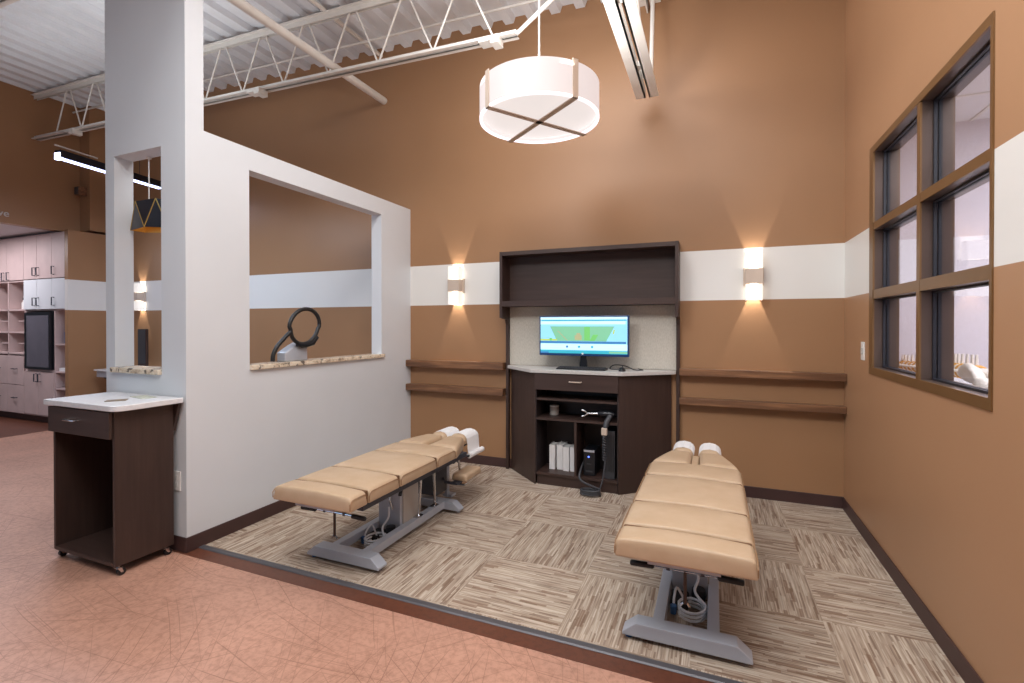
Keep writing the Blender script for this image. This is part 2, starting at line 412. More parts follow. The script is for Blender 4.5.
# granite sills
for nm, lb, (x0, x1, y0, y1) in (('granite_sill', 'speckled granite sill slab under the big half wall opening', (XI - .02, XL + .022, OY0 + .002, OY1 + .03)),
                                ('granite_sill', 'short granite sill slab in the narrow pier pass through', (NX0 - .02, NX1 - .002, YC0 - .022, YC1 + .02))):
    b = MB(); b.box(x0, x1, y0, y1, OZ0, OZ0 + .034, bev=.006)
    tag(b.build(nm, 'granite'), lb, 'sill')
# ------------------------------------------------------------------ ceiling deck (fluted metal)
b = MB(); prof = []; x = -9.4; pitch = .235
while x < 1.1:
    prof += [(x, 0), (x + .085, 0), (x + .105, .056), (x + .215, .056)]; x += pitch
bm = bmesh.new(); A = []; B2 = []
for (px, pz) in prof:
    A.append(bm.verts.new((px, -3.6, deck_z(px) + pz))); B2.append(bm.verts.new((px, YB, deck_z(px) + pz)))
for i in range(len(prof) - 1): bm.faces.new((A[i], A[i + 1], B2[i + 1], B2[i]))
res = bmesh.ops.extrude_face_region(bm, geom=bm.faces[:])
for g in res['geom']:
    if isinstance(g, bmesh.types.BMVert): g.co.z += .012
bmesh.ops.recalc_face_normals(bm, faces=bm.faces[:])
b._merge(bm); struct(b.build('ceiling', 'deck'), 'white fluted metal roof deck')

# ------------------------------------------------------------------ bar joists and girder
def joist(Y, xl, xr, zdrop, label, vis=True):
    t = thing('bar_joist', label, 'roof beam', (0, 0, 0), 'white bar joists under the deck')
    b = MB()
    for s in (-1, 1):
        for (h0, h1, w0, w1) in ((.0, .008, .012, .052), (-.045, .008, .012, .02)):
            ys = sorted((Y + s * w0, Y + s * w1))
            b.prism([(xl, deck_z(xl) - .05 + h0), (xr, deck_z(xr) - .05 + h0), (xr, deck_z(xr) - .05 + h1 - .001), (xl, deck_z(xl) - .05 + h1 - .001)], ys[0], ys[1], axis=1)
    b.build('top_chord', 'steel_white', t)
    kx = xr - .92; zb = lambda q: deck_z(q) - zdrop
    b = MB()
    for s in (-1, 1):
        for (h0, h1, w0, w1) in ((.0, .008, .012, .05), (.0, .042, .012, .02)):
            ys = sorted((Y + s * w0, Y + s * w1))
            b.prism([(xl, zb(xl) + h0), (kx, zb(kx) + h0), (kx, zb(kx) + h1), (xl, zb(xl) + h1)], ys[0], ys[1], axis=1)
    b.build('bottom_chord', 'steel_white', t)
    MB().tube([(kx, Y, zb(kx) + .02), (xr - .12, Y, deck_z(xr) - .05)], .016, 8).build('end_bar', 'steel_white', t)
    MB().box(xr - .16, xr + .04, Y - .05, Y + .05, deck_z(xr) - .085, deck_z(xr) - .02).build('bearing_seat', 'steel_white', t)
    x = xl + .48; n = 0
    while x < kx - .3:
        for (xa, xb) in ((x, x + .255), (x + .57, x + .315)):
            if xa > kx: continue
            MB().tube([(xa, Y, zb(xa) + .02), (xb, Y, deck_z(xb) - .065)], .0085, 8).build('web_rod', 'steel_white', t)
        x += .57
    return t
tj = joist(3.57, -8.39, -.52, .63, 'white bar joist spanning across above the half wall and brown room')
for xb in (-7.47, -4.26, -1.66):
    z = deck_z(xb) - .63
    MB().box(xb - .09, xb + .07, 3.50, 3.60, z - .028, z + .002, bev=.003).box(xb + .02, xb + .09, 3.49, 3.60, z - .06, z + .004, bev=.003).build('bridging_clip', 'steel_white', tj)
joist(1.80, -8.39, -.52, .70, 'white bar joist cropped by the top left corner of the photo')

t = thing('joist_girder', 'white twin bar steel girder end high on the brown back wall', 'roof beam')
for (x0, x1) in ((-.606, -.529), (-.500, -.424)):
    b = MB(); b.box(x0, x1, -2.5, 4.2, 3.305, 3.315)
    xi = x1 - .012 if x0 < -.55 else x0
    b.box(xi, xi + .012, -2.5, 4.2, 3.305, 3.385); b.build('bottom_chord', 'steel_white', t)
for (x0, x1) in ((-.606, -.529), (-.500, -.424)):
    b = MB(); b.box(x0, x1, -2.5, YB - .004, 4.18, 4.19); xi = x1 - .012 if x0 < -.55 else x0
    b.box(xi, xi + .012, -2.5, YB - .004, 4.11, 4.19); b.build('top_chord', 'steel_white', t)
for (y0, z0, y1, z1) in ((4.05, 3.35, 4.18, 4.13), (3.95, 3.35, 3.2, 4.13), (2.4, 3.35, 3.1, 4.13), (2.3, 3.35, 1.6, 4.13), (.8, 3.35, 1.5, 4.13)):
    MB().tube([(-.47 if y0 > 4 else -.514, y0, z0), (-.47 if y0 > 4 else -.514, y1, z1)], .017, 8).build('web_member', 'steel_white', t)
for y in (3.72, 2.9): MB().box(-.529, -.500, y - .03, y + .03, 3.32, 3.36).build('spacer', 'steel_white', t)
# pipe and conduits
def pipe(name, pts, r, lab, cat, m='steel_white'):
    return tag(MB().tube(pts, r, 14).build(name, m, smooth=True), lab, cat)
pipe('drain_pipe', [(-3.32, -1.5, 3.84), (-3.32, YB + .02, 3.84)], .038, 'thick white pipe running to the back wall through the joist webs', 'pipe')
pipe('conduit', [(-3.36, -1.5, deck_z(-3.36) - .03), (-3.36, YB, deck_z(-3.36) - .03)], .02, 'thin white conduit just under the deck beside the thick pipe', 'conduit')
pipe('conduit', [(-8.39, 3.98, deck_z(-8.39) - .10), (-.6, 3.98, deck_z(-.6) - .10)], .011, 'thin white rod crossing behind the joist near the back wall', 'conduit')

# ------------------------------------------------------------------ window in the right wall
win = struct(bpy.data.objects.new('window_1', None)); COL.objects.link(win); win['label'] = 'six pane bronze framed interior window'
FX1 = XR + .130; fl, fr_, ft = .075, .018, .040; ym = 2.925; mw = .020
zs = [WZ0 + .045, 1.563, 1.618, 1.99, 2.035, WZ1 - ft]
yA, yB_ = WY0 + fr_, WY1 - fl
b = MB()
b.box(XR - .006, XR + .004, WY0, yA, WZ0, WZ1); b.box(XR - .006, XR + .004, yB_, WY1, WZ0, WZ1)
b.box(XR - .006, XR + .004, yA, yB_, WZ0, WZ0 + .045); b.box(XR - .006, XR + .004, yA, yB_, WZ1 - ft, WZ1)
b.build('window_frame_front', 'bronze', win)
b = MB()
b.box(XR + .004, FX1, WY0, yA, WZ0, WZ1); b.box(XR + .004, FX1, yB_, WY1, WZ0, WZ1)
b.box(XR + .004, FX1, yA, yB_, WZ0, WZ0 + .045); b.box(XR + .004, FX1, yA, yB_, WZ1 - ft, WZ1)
b.build('window_frame', 'bronze_shaded', win)
MB().box(XR - .004, XR + .004, ym - mw, ym + mw, WZ0 + .045, WZ1 - ft).build('mullion_front', 'bronze', win)
MB().box(XR + .004, FX1 - .002, ym - mw, ym + mw, WZ0 + .045, WZ1 - ft).build('mullion', 'bronze_shaded', win)
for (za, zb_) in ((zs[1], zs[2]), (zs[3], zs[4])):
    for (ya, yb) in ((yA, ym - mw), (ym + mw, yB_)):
        MB().box(XR - .003, XR + .004, ya, yb, za, zb_).build('transom_front', 'bronze', win)
        MB().box(XR + .004, FX1 - .003, ya, yb, za, zb_).build('transom', 'bronze_shaded', win)
gx = XR + .062
for (za, zb_) in ((zs[0], zs[1]), (zs[2], zs[3]), (zs[4], zs[5])):
    for (ya, yb) in ((yA, ym - mw), (ym + mw, yB_)):
        p = MB().box(gx - .003, gx + .003, ya, yb, za, zb_).build('pane', 'glass', win)
        g = MB(); q = .010
        for (a0, a1, c0, c1) in ((ya, ya + q, za, zb_), (yb - q, yb, za, zb_), (ya + q, yb - q, za, za + q), (ya + q, yb - q, zb_ - q, zb_)):
            g.box(gx - .016, gx - .0032, a0, a1, c0, c1); g.box(gx + .0032, gx + .016, a0, a1, c0, c1)
        g.build('gasket', 'gasket', p)
# room behind
struct(MB().box(XR + .12, 4.6, YB, YB + .1, 0, 2.9).build('wall_back', 'lilac'), 'pale wall of the room behind the window')
struct(MB().box(4.5, 4.6, -.6, YB, 0, 2.9).build('wall_right', 'lilac'), 'far side wall of the room behind the window')
struct(MB().box(XR + .12, 4.6, -.7, -.6, 0, 2.9).build('wall_front', 'lilac'), 'near wall of the room behind the window')
struct(MB().box(XR + .12, 4.6, -.6, YB, 2.83, 2.9).build('ceiling', 'tile'), 'white tile ceiling of the room behind the window')
struct(MB().box(XR + .12, 4.6, -.6, 1.945, -.1, .001).build('floor', 'quartz_grey'), 'near floor of the room behind the window')
b = MB()
for k in range(6): b.box(XR + .13 + k * .6, XR + .15 + k * .6, -.6, YB, 2.822, 2.83)
for k in range(8): b.box(XR + .13, 4.5, YB - .5 - k * .6, YB - .48 - k * .6, 2.8225, 2.83)
struct(b.build('trim', 'steel_white'), 'ceiling grid of the room behind the window')
# credenza with the spine model
t = thing('credenza', 'low white topped counter seen through the window panes', 'counter', (0, 0, 0))
MB().box(1.09, 1.62, 2.3, 4.2, 1.03, 1.075, bev=.004).build('counter_top', 'quartz', t); MB().box(1.12, 1.60, 2.32, 4.18, .004, 1.03).build('cabinet_body', 'birch', t)
t = thing('spine_model', 'white anatomical spine and pelvis model lying behind the window', 'model', (0, 0, 1.075))
SP = spline([(1.20, 4.10, .05), (1.22, 3.85, .055), (1.25, 3.6, .07), (1.25, 3.42, .075), (1.25, 3.19, .075)], 5)
def orient(mb, p, d):
    q = d.to_track_quat('Z', 'Y').to_matrix()
    for v in mb.bm.verts: v.co = q @ v.co + p
    return mb
for i in range(0, len(SP) - 1):
    p = SP[i]; d = (SP[i + 1] - SP[i]).normalized(); s = 1.15 + .45 * i / len(SP)
    b = MB(); b.lathe([(0, -.016), (.026 * s, -.016), (.021 * s, 0), (.026 * s, .014), (0, .014)], seg=14)
    b.tube([(-.02, 0, 0), (-.05 * s, .01, 0)], [.01, .005], 6).tube([(.02, 0, 0), (.05 * s, .01, 0)], [.01, .005], 6).tube([(0, .02, 0), (0, .062 * s, .006)], [.011, .006], 6)
    orient(b, p, d).build('vertebra', 'bone', t, smooth=True)
    b = MB().lathe([(0, .014), (.025 * s, .0145), (.029 * s, .021), (.025 * s, .0285), (0, .03)], seg=14); orient(b, p, d).build('disc', 'disc', t, smooth=True)
b = MB()
for s in (-1, 1):
    b.ell((1.25 + s * .075, 3.07, .068), (.034, .085, .058), 3, lambda p: (p.x + s * (p.z * .45 + p.y * p.y * 5 - .02), p.y, p.z + .15 * p.y + .01 * math.sin(p.y * 60 + p.x * 30)))
    b.ell((1.25 + s * .065, 2.985, .04), (.036, .04, .036), 2); b.tube([(1.25 + s * .06, 2.96, .03), (1.25 + s * .045, 2.93, .02), (1.25 + s * .03, 2.95, .05)], .014, 8)
b.ell((1.25, 3.12, .075), (.055, .09, .034), 2, lambda p: (p.x * (1 + 4 * p.y), p.y, p.z + .008 * math.sin(p.y * 80))); b.tube([(1.20, 2.95, .045), (1.25, 2.935, .05), (1.30, 2.95, .045)], .014, 8)
b.build('pelvis', 'bone', t, smooth=True)

# ------------------------------------------------------------------ ledge shelves
def ledge(x0, x1, z0, z1, lab):
    w = (x1 - x0); t = MB().box(x0, x1, 4.272, YB, z0, z1, bev=.004)
    tag(t.build('ledge_shelf', 'walnut'), lab, 'shelf', 'long walnut ledge shelves on the back wall')
ledge(-.262, XR - .001, .978, 1.036, 'upper walnut ledge shelf on the wall between hutch and right corner')
ledge(-.262, XR - .001, .737, .790, 'lower walnut ledge shelf on the wall between hutch and right corner')
ledge(XL + .001, -1.872, .966, 1.034, 'upper walnut ledge shelf between the half wall and the hutch')
ledge(XL + .001, -1.872, .717, .783, 'lower walnut ledge shelf between the half wall and the hutch')

# ------------------------------------------------------------------ hutch, base cabinet, worktop
t = thing('hutch', 'dark espresso open hutch above the monitor on the back wall', 'hutch', (0, 0, 0))
HX0, HX1, HY, HZ0, HZ1 = -1.858, -.262, 4.165, 1.572, 2.086
b = MB()
side = [(HY, HZ1), (YB, HZ1), (YB, .004), (4.318, .004), (4.318, 1.40), (4.29, 1.452), (HY, 1.468)]
for (x0, x1, nm) in ((HX0, HX0 + .028, 'side_panel'), (HX1 - .028, HX1, 'side_panel')):
    MB().prism(side, x0, x1, axis=0, bev=.0015, seg=1).build(nm, 'espresso', t)
MB().box(HX0 + .028, HX1 - .028, HY + .002, YB, HZ1 - .038, HZ1 - .001, bev=.0015, seg=1).build('top_panel', 'espresso_h', t)
MB().box(HX0 + .028, HX1 - .028, HY + .002, YB, HZ0, HZ0 + .052, bev=.0015, seg=1).build('shelf_board', 'espresso_h', t)
MB().box(HX0 + .028, HX1 - .028, YB - .02, YB - .002, HZ0 + .052, HZ1 - .038).build('back_panel', 'espresso_h', t)
MB().box(HX0 + .03, HX1 - .03, YB - .016, YB - .002, 1.016, HZ0 - .001).build('tack_panel', 'fabric', t, label='grey fabric tack panel')

FXa, FXb, FY, BXa, BXb, BY = -1.445, -.716, 4.005, -1.812, -.330, 4.345
t = thing('base_cabinet', 'dark espresso angled base cabinet with open shelves under the monitor', 'cabinet', (0, 0, 0))
MB().prism([(FXa, FY), (FXa + .006, FY + .004), (BXa + .02, BY), (BXa, BY)], .004, .983).build('side_panel', 'espresso', t)
MB().prism([(FXb, FY), (BXb, BY), (BXb - .02, BY), (FXb - .006, FY + .004)], .004, .983).build('side_panel', 'espresso', t)
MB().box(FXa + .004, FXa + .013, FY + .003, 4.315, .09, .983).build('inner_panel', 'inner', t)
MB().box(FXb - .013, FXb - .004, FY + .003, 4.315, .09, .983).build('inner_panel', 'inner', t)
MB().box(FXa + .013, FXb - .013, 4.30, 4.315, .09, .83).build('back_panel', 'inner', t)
MB().box(FXa + .013, FXb - .013, FY + .004, 4.30, .09, .112).build('bottom_shelf', 'espresso_h', t)
MB().box(FXa + .013, FXb - .013, FY + .02, FY + .04, .004, .09).build('toe_kick', 'espresso_h', t)
MB().box(FXa + .013, FXb - .013, FY + .004, 4.30, .572, .59).build('shelf', 'espresso_h', t)
MB().box(FXa + .013, FXb - .013, FY + .004, 4.30, .745, .763).build('shelf', 'espresso_h', t)
MB().box(-1.093, -1.073, FY + .006, 4.30, .112, .572).build('divider', 'espresso', t)
dr = MB().box(FXa + .002, FXb - .002, FY - .018, FY + .003, .838, .98, bev=.0015, seg=1).build('drawer', 'espresso_h', t)
def pull(cx, y, z, w, par, m='nickel'):
    MB().tube([(cx - w / 2, y, z), (cx - w / 2, y - .022, z), (cx - w / 2 + .006, y - .027, z), (cx + w / 2 - .006, y - .027, z), (cx + w / 2, y - .022, z), (cx + w / 2, y, z)], .005, 8).build('handle', m, par, smooth=True)
pull(-1.075, FY - .018, .918, .10, dr)
wt = MB().prism([(FXa - .035, FY - .03), (FXb + .03, FY - .03), (HX1 - .03, 4.29), (HX1 - .03, YB - .02), (HX0 + .03, YB - .02), (HX0 + .03, 4.29)], .984, 1.014, bev=.004)
tag(wt.build('worktop', 'quartz_grey'), 'pale grey angled worktop on the dark base cabinet', 'worktop')

# items on / in the workstation
t = thing('monitor', 'wide black desktop monitor with a lit screen on the worktop', 'monitor', (-1.065, 4.215, 1.014))
mx0, mx1, mz0, mz1 = -.402, .402, .112, .468
MB().box(mx0, mx1, -.03, .012, mz0, mz1, bev=.006).build('casing', 'bezel', t)
bm = bmesh.new(); b = MB()
def quad(p, mi, d):
    f = bm.faces.new([bm.verts.new((mx0 + .012 + u * (mx1 - mx0 - .024), -.0302 - d * .0003, mz0 + .022 + v * (mz1 - mz0 - .034))) for (u, v) in p]); f.material_index = mi
R4 = lambda u0, v0, u1, v1: [(u0, v0), (u1, v0), (u1, v1), (u0, v1)]
quad(R4(0, 0, 1, 1), 0, 1); quad(R4(0, .93, 1, 1), 1, 2); quad(R4(.01, .895, .99, .93), 6, 2); quad(R4(.0, .80, .98, .885), 1, 2)
quad([(.20, .34), (.77, .34), (.86, .745), (.115, .745)], 2, 2)
quad(R4(.52, .36, .585, .73), 3, 3); quad([(.58, .35), (.64, .35), (.68, .52), (.62, .52)], 3, 3); quad(R4(.41, .37, .49, .50), 7, 3); quad(R4(.43, .48, .475, .56), 7, 4)
for k in range(4): quad([(.20 + k * .03, .62 - k * .07), (.215 + k * .03, .62 - k * .07), (.245 + k * .03, .56 - k * .07), (.23 + k * .03, .56 - k * .07)], 7, 3)
quad([(.84, .54), (.855, .53), (.865, .66), (.85, .66)], 4, 3)
quad(R4(0, .345, .20, .395), 4, 3); quad(R4(.11, .345, .14, .42), 3, 4)
quad(R4(0, .275, .985, .335), 5, 4); quad(R4(.0, .10, 1, .265), 1, 2)
for u in (.32, .46, .61): quad([(u + .014 * math.cos(a * PI / 4), .185 + .035 * math.sin(a * PI / 4)) for a in range(8)], 6 if u > .4 else 5, 5)
quad(R4(0, .0, 1, .085), 6, 2); quad(R4(0, 0, .10, .04), 5, 4); quad(R4(.80, .02, 1, .07), 2, 4)
b.bm.free(); b.bm = bm      # keeps the material slot given to each patch
o = b.build('screen', ['s_bg', 's_white', 's_green', 's_green2', 's_yel', 's_blue', 's_teal', 's_pink'], t)
o['label'] = 'lit screen with a green chart'
MB().lathe([(0, .0), (.009, 0), (.009, .001), (0, .001)], seg=16).build('logo', 'white_plastic', t).matrix_local = Matrix.Translation((0, -.0305, .133)) @ Matrix.Rotation(PI / 2, 4, 'X')
MB().prism([(-.035, .01), (.035, .01), (.022, .14), (-.022, .14)], -.005, .02, axis=1, bev=.003).build('stand_neck', 'black_gloss', t)
MB().box(-.12, .12, -.035, .07, 0, .012, bev=.004).build('stand_foot', 'black_gloss', t)

t = thing('keyboard', 'slim black keyboard in front of the monitor', 'keyboard', (-1.052, 4.105, 1.014))
MB().prism([(-.055, 0), (.055, 0), (.055, .018), (-.055, .010)], -.215, .215, axis=0, bev=.002, seg=1).build('key_tray', 'black_gloss', t)
b = MB()
for r in range(5):
    n = 15
    for k in range(n):
        if r == 0 and 4 <= k <= 9:
            if k == 4: b.box(-.205 + 4 * .0275, -.205 + 10 * .0275 - .004, -.045, -.029, .0125, .017)
            continue
        z = .0125 + r * .0013
        b.box(-.205 + k * .0275, -.205 + k * .0275 + .023, -.045 + r * .019, -.029 + r * .019, z, z + .005)
b.build('keys', 'dark_grey', t)
t = thing('mouse', 'small black computer mouse beside the keyboard', 'mouse', (-.705, 4.10, 1.014))
MB().ell((0, 0, 0), (.03, .05, .034), 3, lambda p: (p.x, p.y, max(p.z, 0) * (1 - 2 * p.y))).build('mouse_shell', 'black_gloss', t, smooth=True)
MB().tube([(0, .034, .026), (0, .02, .035)], .006, 8).build('scroll_wheel', 'dark_grey', t)
cd = spline([(-.705, 4.12, 1.03), (-.73, 4.17, 1.02), (-.83, 4.22, 1.02), (-.80, 4.27, 1.05), (-.70, 4.24, 1.045), (-.62, 4.20, 1.02), (-.55, 4.22, 1.0175), (-.60, 4.30, 1.02)], 6)
tag(MB().tube(cd, .0045, 6).build('cable', 'black', smooth=True), 'loose black cable looping on the worktop right of the monitor', 'cable')

t = thing('jar', 'small white frosted jar on the middle cabinet shelf', 'jar', (-1.325, 4.19, .59))
MB().lathe([(0, 0), (.038, 0), (.042, .006), (.042, .068), (.038, .074), (.034, .074), (.034, .066), (0, .064)], seg=24).build('jar_body', 'light_grey', t, smooth=True)
MB().lathe([(.034, .0745), (.043, .0745), (.043, .088), (0, .09)], seg=24).build('jar_lid', 'white_plastic', t, smooth=True)
for k, (x, y, h, w, lb) in enumerate(((-1.330, 4.135, .215, .050, 'leftmost white binder with a cream spine, standing slightly forward'), (-1.262, 4.15, .220, .054, 'second white binder from the left, set back on the bottom shelf'),
                                     (-1.198, 4.125, .210, .054, 'third white binder from the left, pulled a little forward'), (-1.132, 4.13, .212, .060, 'rightmost white binder beside the cabinet divider'))):
    t = thing('binder', lb, 'binder', (x, y, .112), 'white binders on the bottom shelf')
    MB().prism([(w / 2, 0), (w / 2, .145), (w / 2 - .003, .145), (w / 2 - .003, .004), (-w / 2 + .003, .004), (-w / 2 + .003, .145), (-w / 2, .145), (-w / 2, 0)], 0, h, axis=2).build('cover', 'paper', t)
    MB().box(-w / 2 + .004, w / 2 - .004, .008, .14, .004, h - .006).build('pages', 'white_plastic', t)

t = thing('power_unit', 'black upright power unit with a small blue light in the cabinet', 'electronics', (-.975, 4.06, .112))
MB().box(-.05, .05, 0, .2, .004, .225, bev=.008).build('casing', 'black_gloss', t)
MB().box(-.046, .046, -.004, .0, .205, .222).build('top_trim', 'greybase', t)
MB().lathe([(0, 0), (.007, 0), (.007, .003), (0, .003)], seg=12).build('power_light', 'blue_led', t).matrix_local = Matrix.Translation((-.004, -.0005, .165)) @ Matrix.Rotation(PI / 2, 4, 'X')
MB().box(-.03, .03, -.003, .0005, .035, .048, bev=.001).build('badge', 'dark_grey', t); MB().box(-.02, .02, -.003, .0005, .10, .108, bev=.001).build('button', 'dark_grey', t)
for sx in (-.035, .035): MB().box(sx - .008, sx + .008, .02, .18, 0, .005).build('foot', 'black', t)
t = thing('slim_case', 'dark grey upright slim case at the right end of the lower compartment', 'case', (-.80, 4.05, .112))
b = MB().box(-.045, .045, 0, .22, .0, .40, bev=.006); b.build('casing', 'dark_grey', t)
for k in range(5): MB().box(-.04 + k * .017, -.032 + k * .017, -.003, .0005, .06, .37).build('front_rib', 'black_gloss', t)

t = thing('adjusting_tool', 'handheld chrome forked adjusting tool hanging over the cabinet shelf edge', 'tool', (.02, -.03, 0))
cx, cz = -.875, .66
MB().tube([(-1.0, 4.06, .652), (-.96, 4.065, .652), (-.91, 4.07, .655)], [.008, .009, .012], 10).build('shaft', 'chrome', t, smooth=True)
for s in (-1, 1): MB().tube(spline([(-1.0, 4.06, .652), (-1.022, 4.06, .652 + s * .018), (-1.05, 4.06, .652 + s * .026)], 5), .0075, 8).build('prong', 'chrome', t, smooth=True)
MB().tube([(-.915, 4.07, .655), (-.90, 4.07, .657), (-.80, 4.075, .655), (-.78, 4.075, .65)], [.015, .024, .026, .018], 14).build('barrel', 'black_gloss', t, smooth=True)
MB().tube([(-.81, 4.06, .645), (-.832, 4.02, .60), (-.842, 4.0, .54), (-.845, 3.995, .50)], [.02, .021, .02, .017], 12).build('grip', 'dark_grey', t, smooth=True)
MB().box(-.868, -.822, 3.978, 4.012, .495, .555, bev=.006).build('grip_end', 'nickel', t)
hx = [(-.845 + .011 * math.cos(k * .9), 3.993 + .011 * math.sin(k * .9), .495 - .003 * k) for k in range(70)]
hs = hx + [tuple(p) for p in spline([hx[-1], (-.84, 3.965, .22), (-.85, 3.94, .13), (-.872, 3.92, .06), (-.90, 3.91, .03)], 6)[1:]]
MB().tube(hs, .0065, 6).build('coiled_hose', 'dark_grey', t, smooth=True)
cp = []
for k in range(40):
    a = k * .5; cp.append((-.925 + (.078 + .004 * math.sin(k)) * math.cos(a), 3.90 + .05 * math.sin(a), .014 + .0011 * k))
cp += [tuple(p) for p in spline([cp[-1], (-1.02, 3.96, .10), (-1.04, 4.03, .17), (-1.035, 4.16, .22)], 6)[1:]]
tag(MB().tube(cp, .009, 8).build('hose', 'dark_grey', smooth=True), 'dark grey air hose coiled on the carpet before the base cabinet', 'hose')

# ------------------------------------------------------------------ sconces
def sconce(loc, lab, energy=9):
    t = thing('sconce', lab, 'sconce', loc, 'up and down wall sconces on the cream stripe')
    MB().box(-.062, .062, -.012, 0, -.06, .06, bev=.002).build('back_plate', 'nickel', t)
    for s in (-1, 1):
        b = MB(); b.box(-.056, .056, -.105, -.099, s * .062 if s > 0 else -.19, .19 if s > 0 else -.062)
        for sx in (-1, 1): b.box(sx * .056 - .003, sx * .056 + .003, -.105, -.02, .062 if s > 0 else -.19, .19 if s > 0 else -.062)
        b.build('glass_shade', 'sconce_edge', t)
        MB().tube([(0, -.06, s * .055), (0, -.06, s * .06), (0, -.06, s * .13), (0, -.06, s * .138)], [.02, .036, .036, .02], 14).build('lamp_bulb', 'sconce', t, smooth=True)
    MB().prism([(-.062, -.02), (-.062, -.112), (.062, -.112), (.062, -.02), (.057, -.02), (.057, -.107), (-.057, -.107), (-.057, -.02)], -.058, .058, axis=2).build('metal_band', 'nickel', t)
    for sx in (-1, 1): MB().box(sx * .068 - .006, sx * .068 + .006, -.03, 0, -.072, .072, bev=.002).build('side_clip', 'nickel', t)
    return t
s1 = sconce((.296, YB, 1.787), 'lit nickel and glass sconce on the back wall right of the hutch')
s2 = dup(s1, (-2.405, YB, 1.797), 'lit nickel and glass sconce between the half wall and the hutch')
s3 = dup(s1, (-7.50, YB, 1.80), 'lit sconce in the far room seen through the narrow pier pass through')
def spot(loc, up, energy, ang, color=(1, .95, .88)):
    l = bpy.data.lights.new('sconce_beam', 'SPOT'); l.energy = energy; l.spot_size = ang; l.spot_blend = .15; l.shadow_soft_size = .006; l.color = color
    o = bpy.data.objects.new('sconce_beam', l); COL.objects.link(o); o.location = loc
    o.rotation_euler = (PI, 0, 0) if up else (0, 0, 0)
for s in (s1, s2, s3):
    for up in (True, False): spot((s.location.x, YB - .02, s.location.z + (.065 if up else -.065)), up, 26.0, math.radians(46))

# ------------------------------------------------------------------ drum pendant
PXc, PYc, PR, PZ0, PZ1 = -1.03, 2.93, .378, 2.697, 2.905
t = thing('drum_pendant', 'large white drum pendant lamp with crossed metal straps', 'pendant lamp', (PXc, PYc, 0))
MB().lathe([(PR, PZ0 + .012), (PR, PZ1), (PR - .006, PZ1), (PR - .006, PZ0 + .012)], seg=72, closed=True).build('drum_shade', 'shade', t, smooth=True)
MB().lathe([(0, PZ0 + .035), (PR - .02, PZ0 + .035), (PR - .02, PZ0 + .040), (0, PZ0 + .040)], seg=72).build('diffuser', 'diffuser', t)
MB().lathe([(PR + .001, PZ0), (PR + .001, PZ0 + .012), (PR - .014, PZ0 + .012), (PR - .014, PZ0)], seg=72, closed=True).build('lower_rim', 'rim', t, smooth=True)
for a in (math.radians(-38), math.radians(56)):
    b = MB(); ca, sa = math.cos(a), math.sin(a); w = .019
    def rb(r0, r1, z0, z1):
        P = [(r0 * ca - w * sa, r0 * sa + w * ca), (r1 * ca - w * sa, r1 * sa + w * ca), (r1 * ca + w * sa, r1 * sa - w * ca), (r0 * ca + w * sa, r0 * sa - w * ca)]
        b.prism(P, z0, z1)
    rb(-PR - .008, PR + .008, PZ0 - .006, PZ0 - .001)
    for s in (-1, 1): rb(*sorted((s * (PR + .002), s * (PR + .008))), PZ0 - .006, PZ1 + .01)
    b.build('strap', 'nickel', t)
dz = deck_z(PXc)
MB().tube([(0, 0, PZ0 + .04), (0, 0, dz)], .006, 8).build('cord', 'steel_white', t)
MB().lathe([(0, dz - .03), (.05, dz - .03), (.06, dz - .005), (.06, dz), (0, dz)], seg=24).build('ceiling_canopy', 'steel_white', t, smooth=True)
b = MB()
for k in range(3):
    a = k * 2 * PI / 3; b.tube([(0, 0, PZ1 - .05), (PR * math.cos(a), PR * math.sin(a), PZ1 - .01)], .004, 6)
b.build('spider', 'steel_white', t)

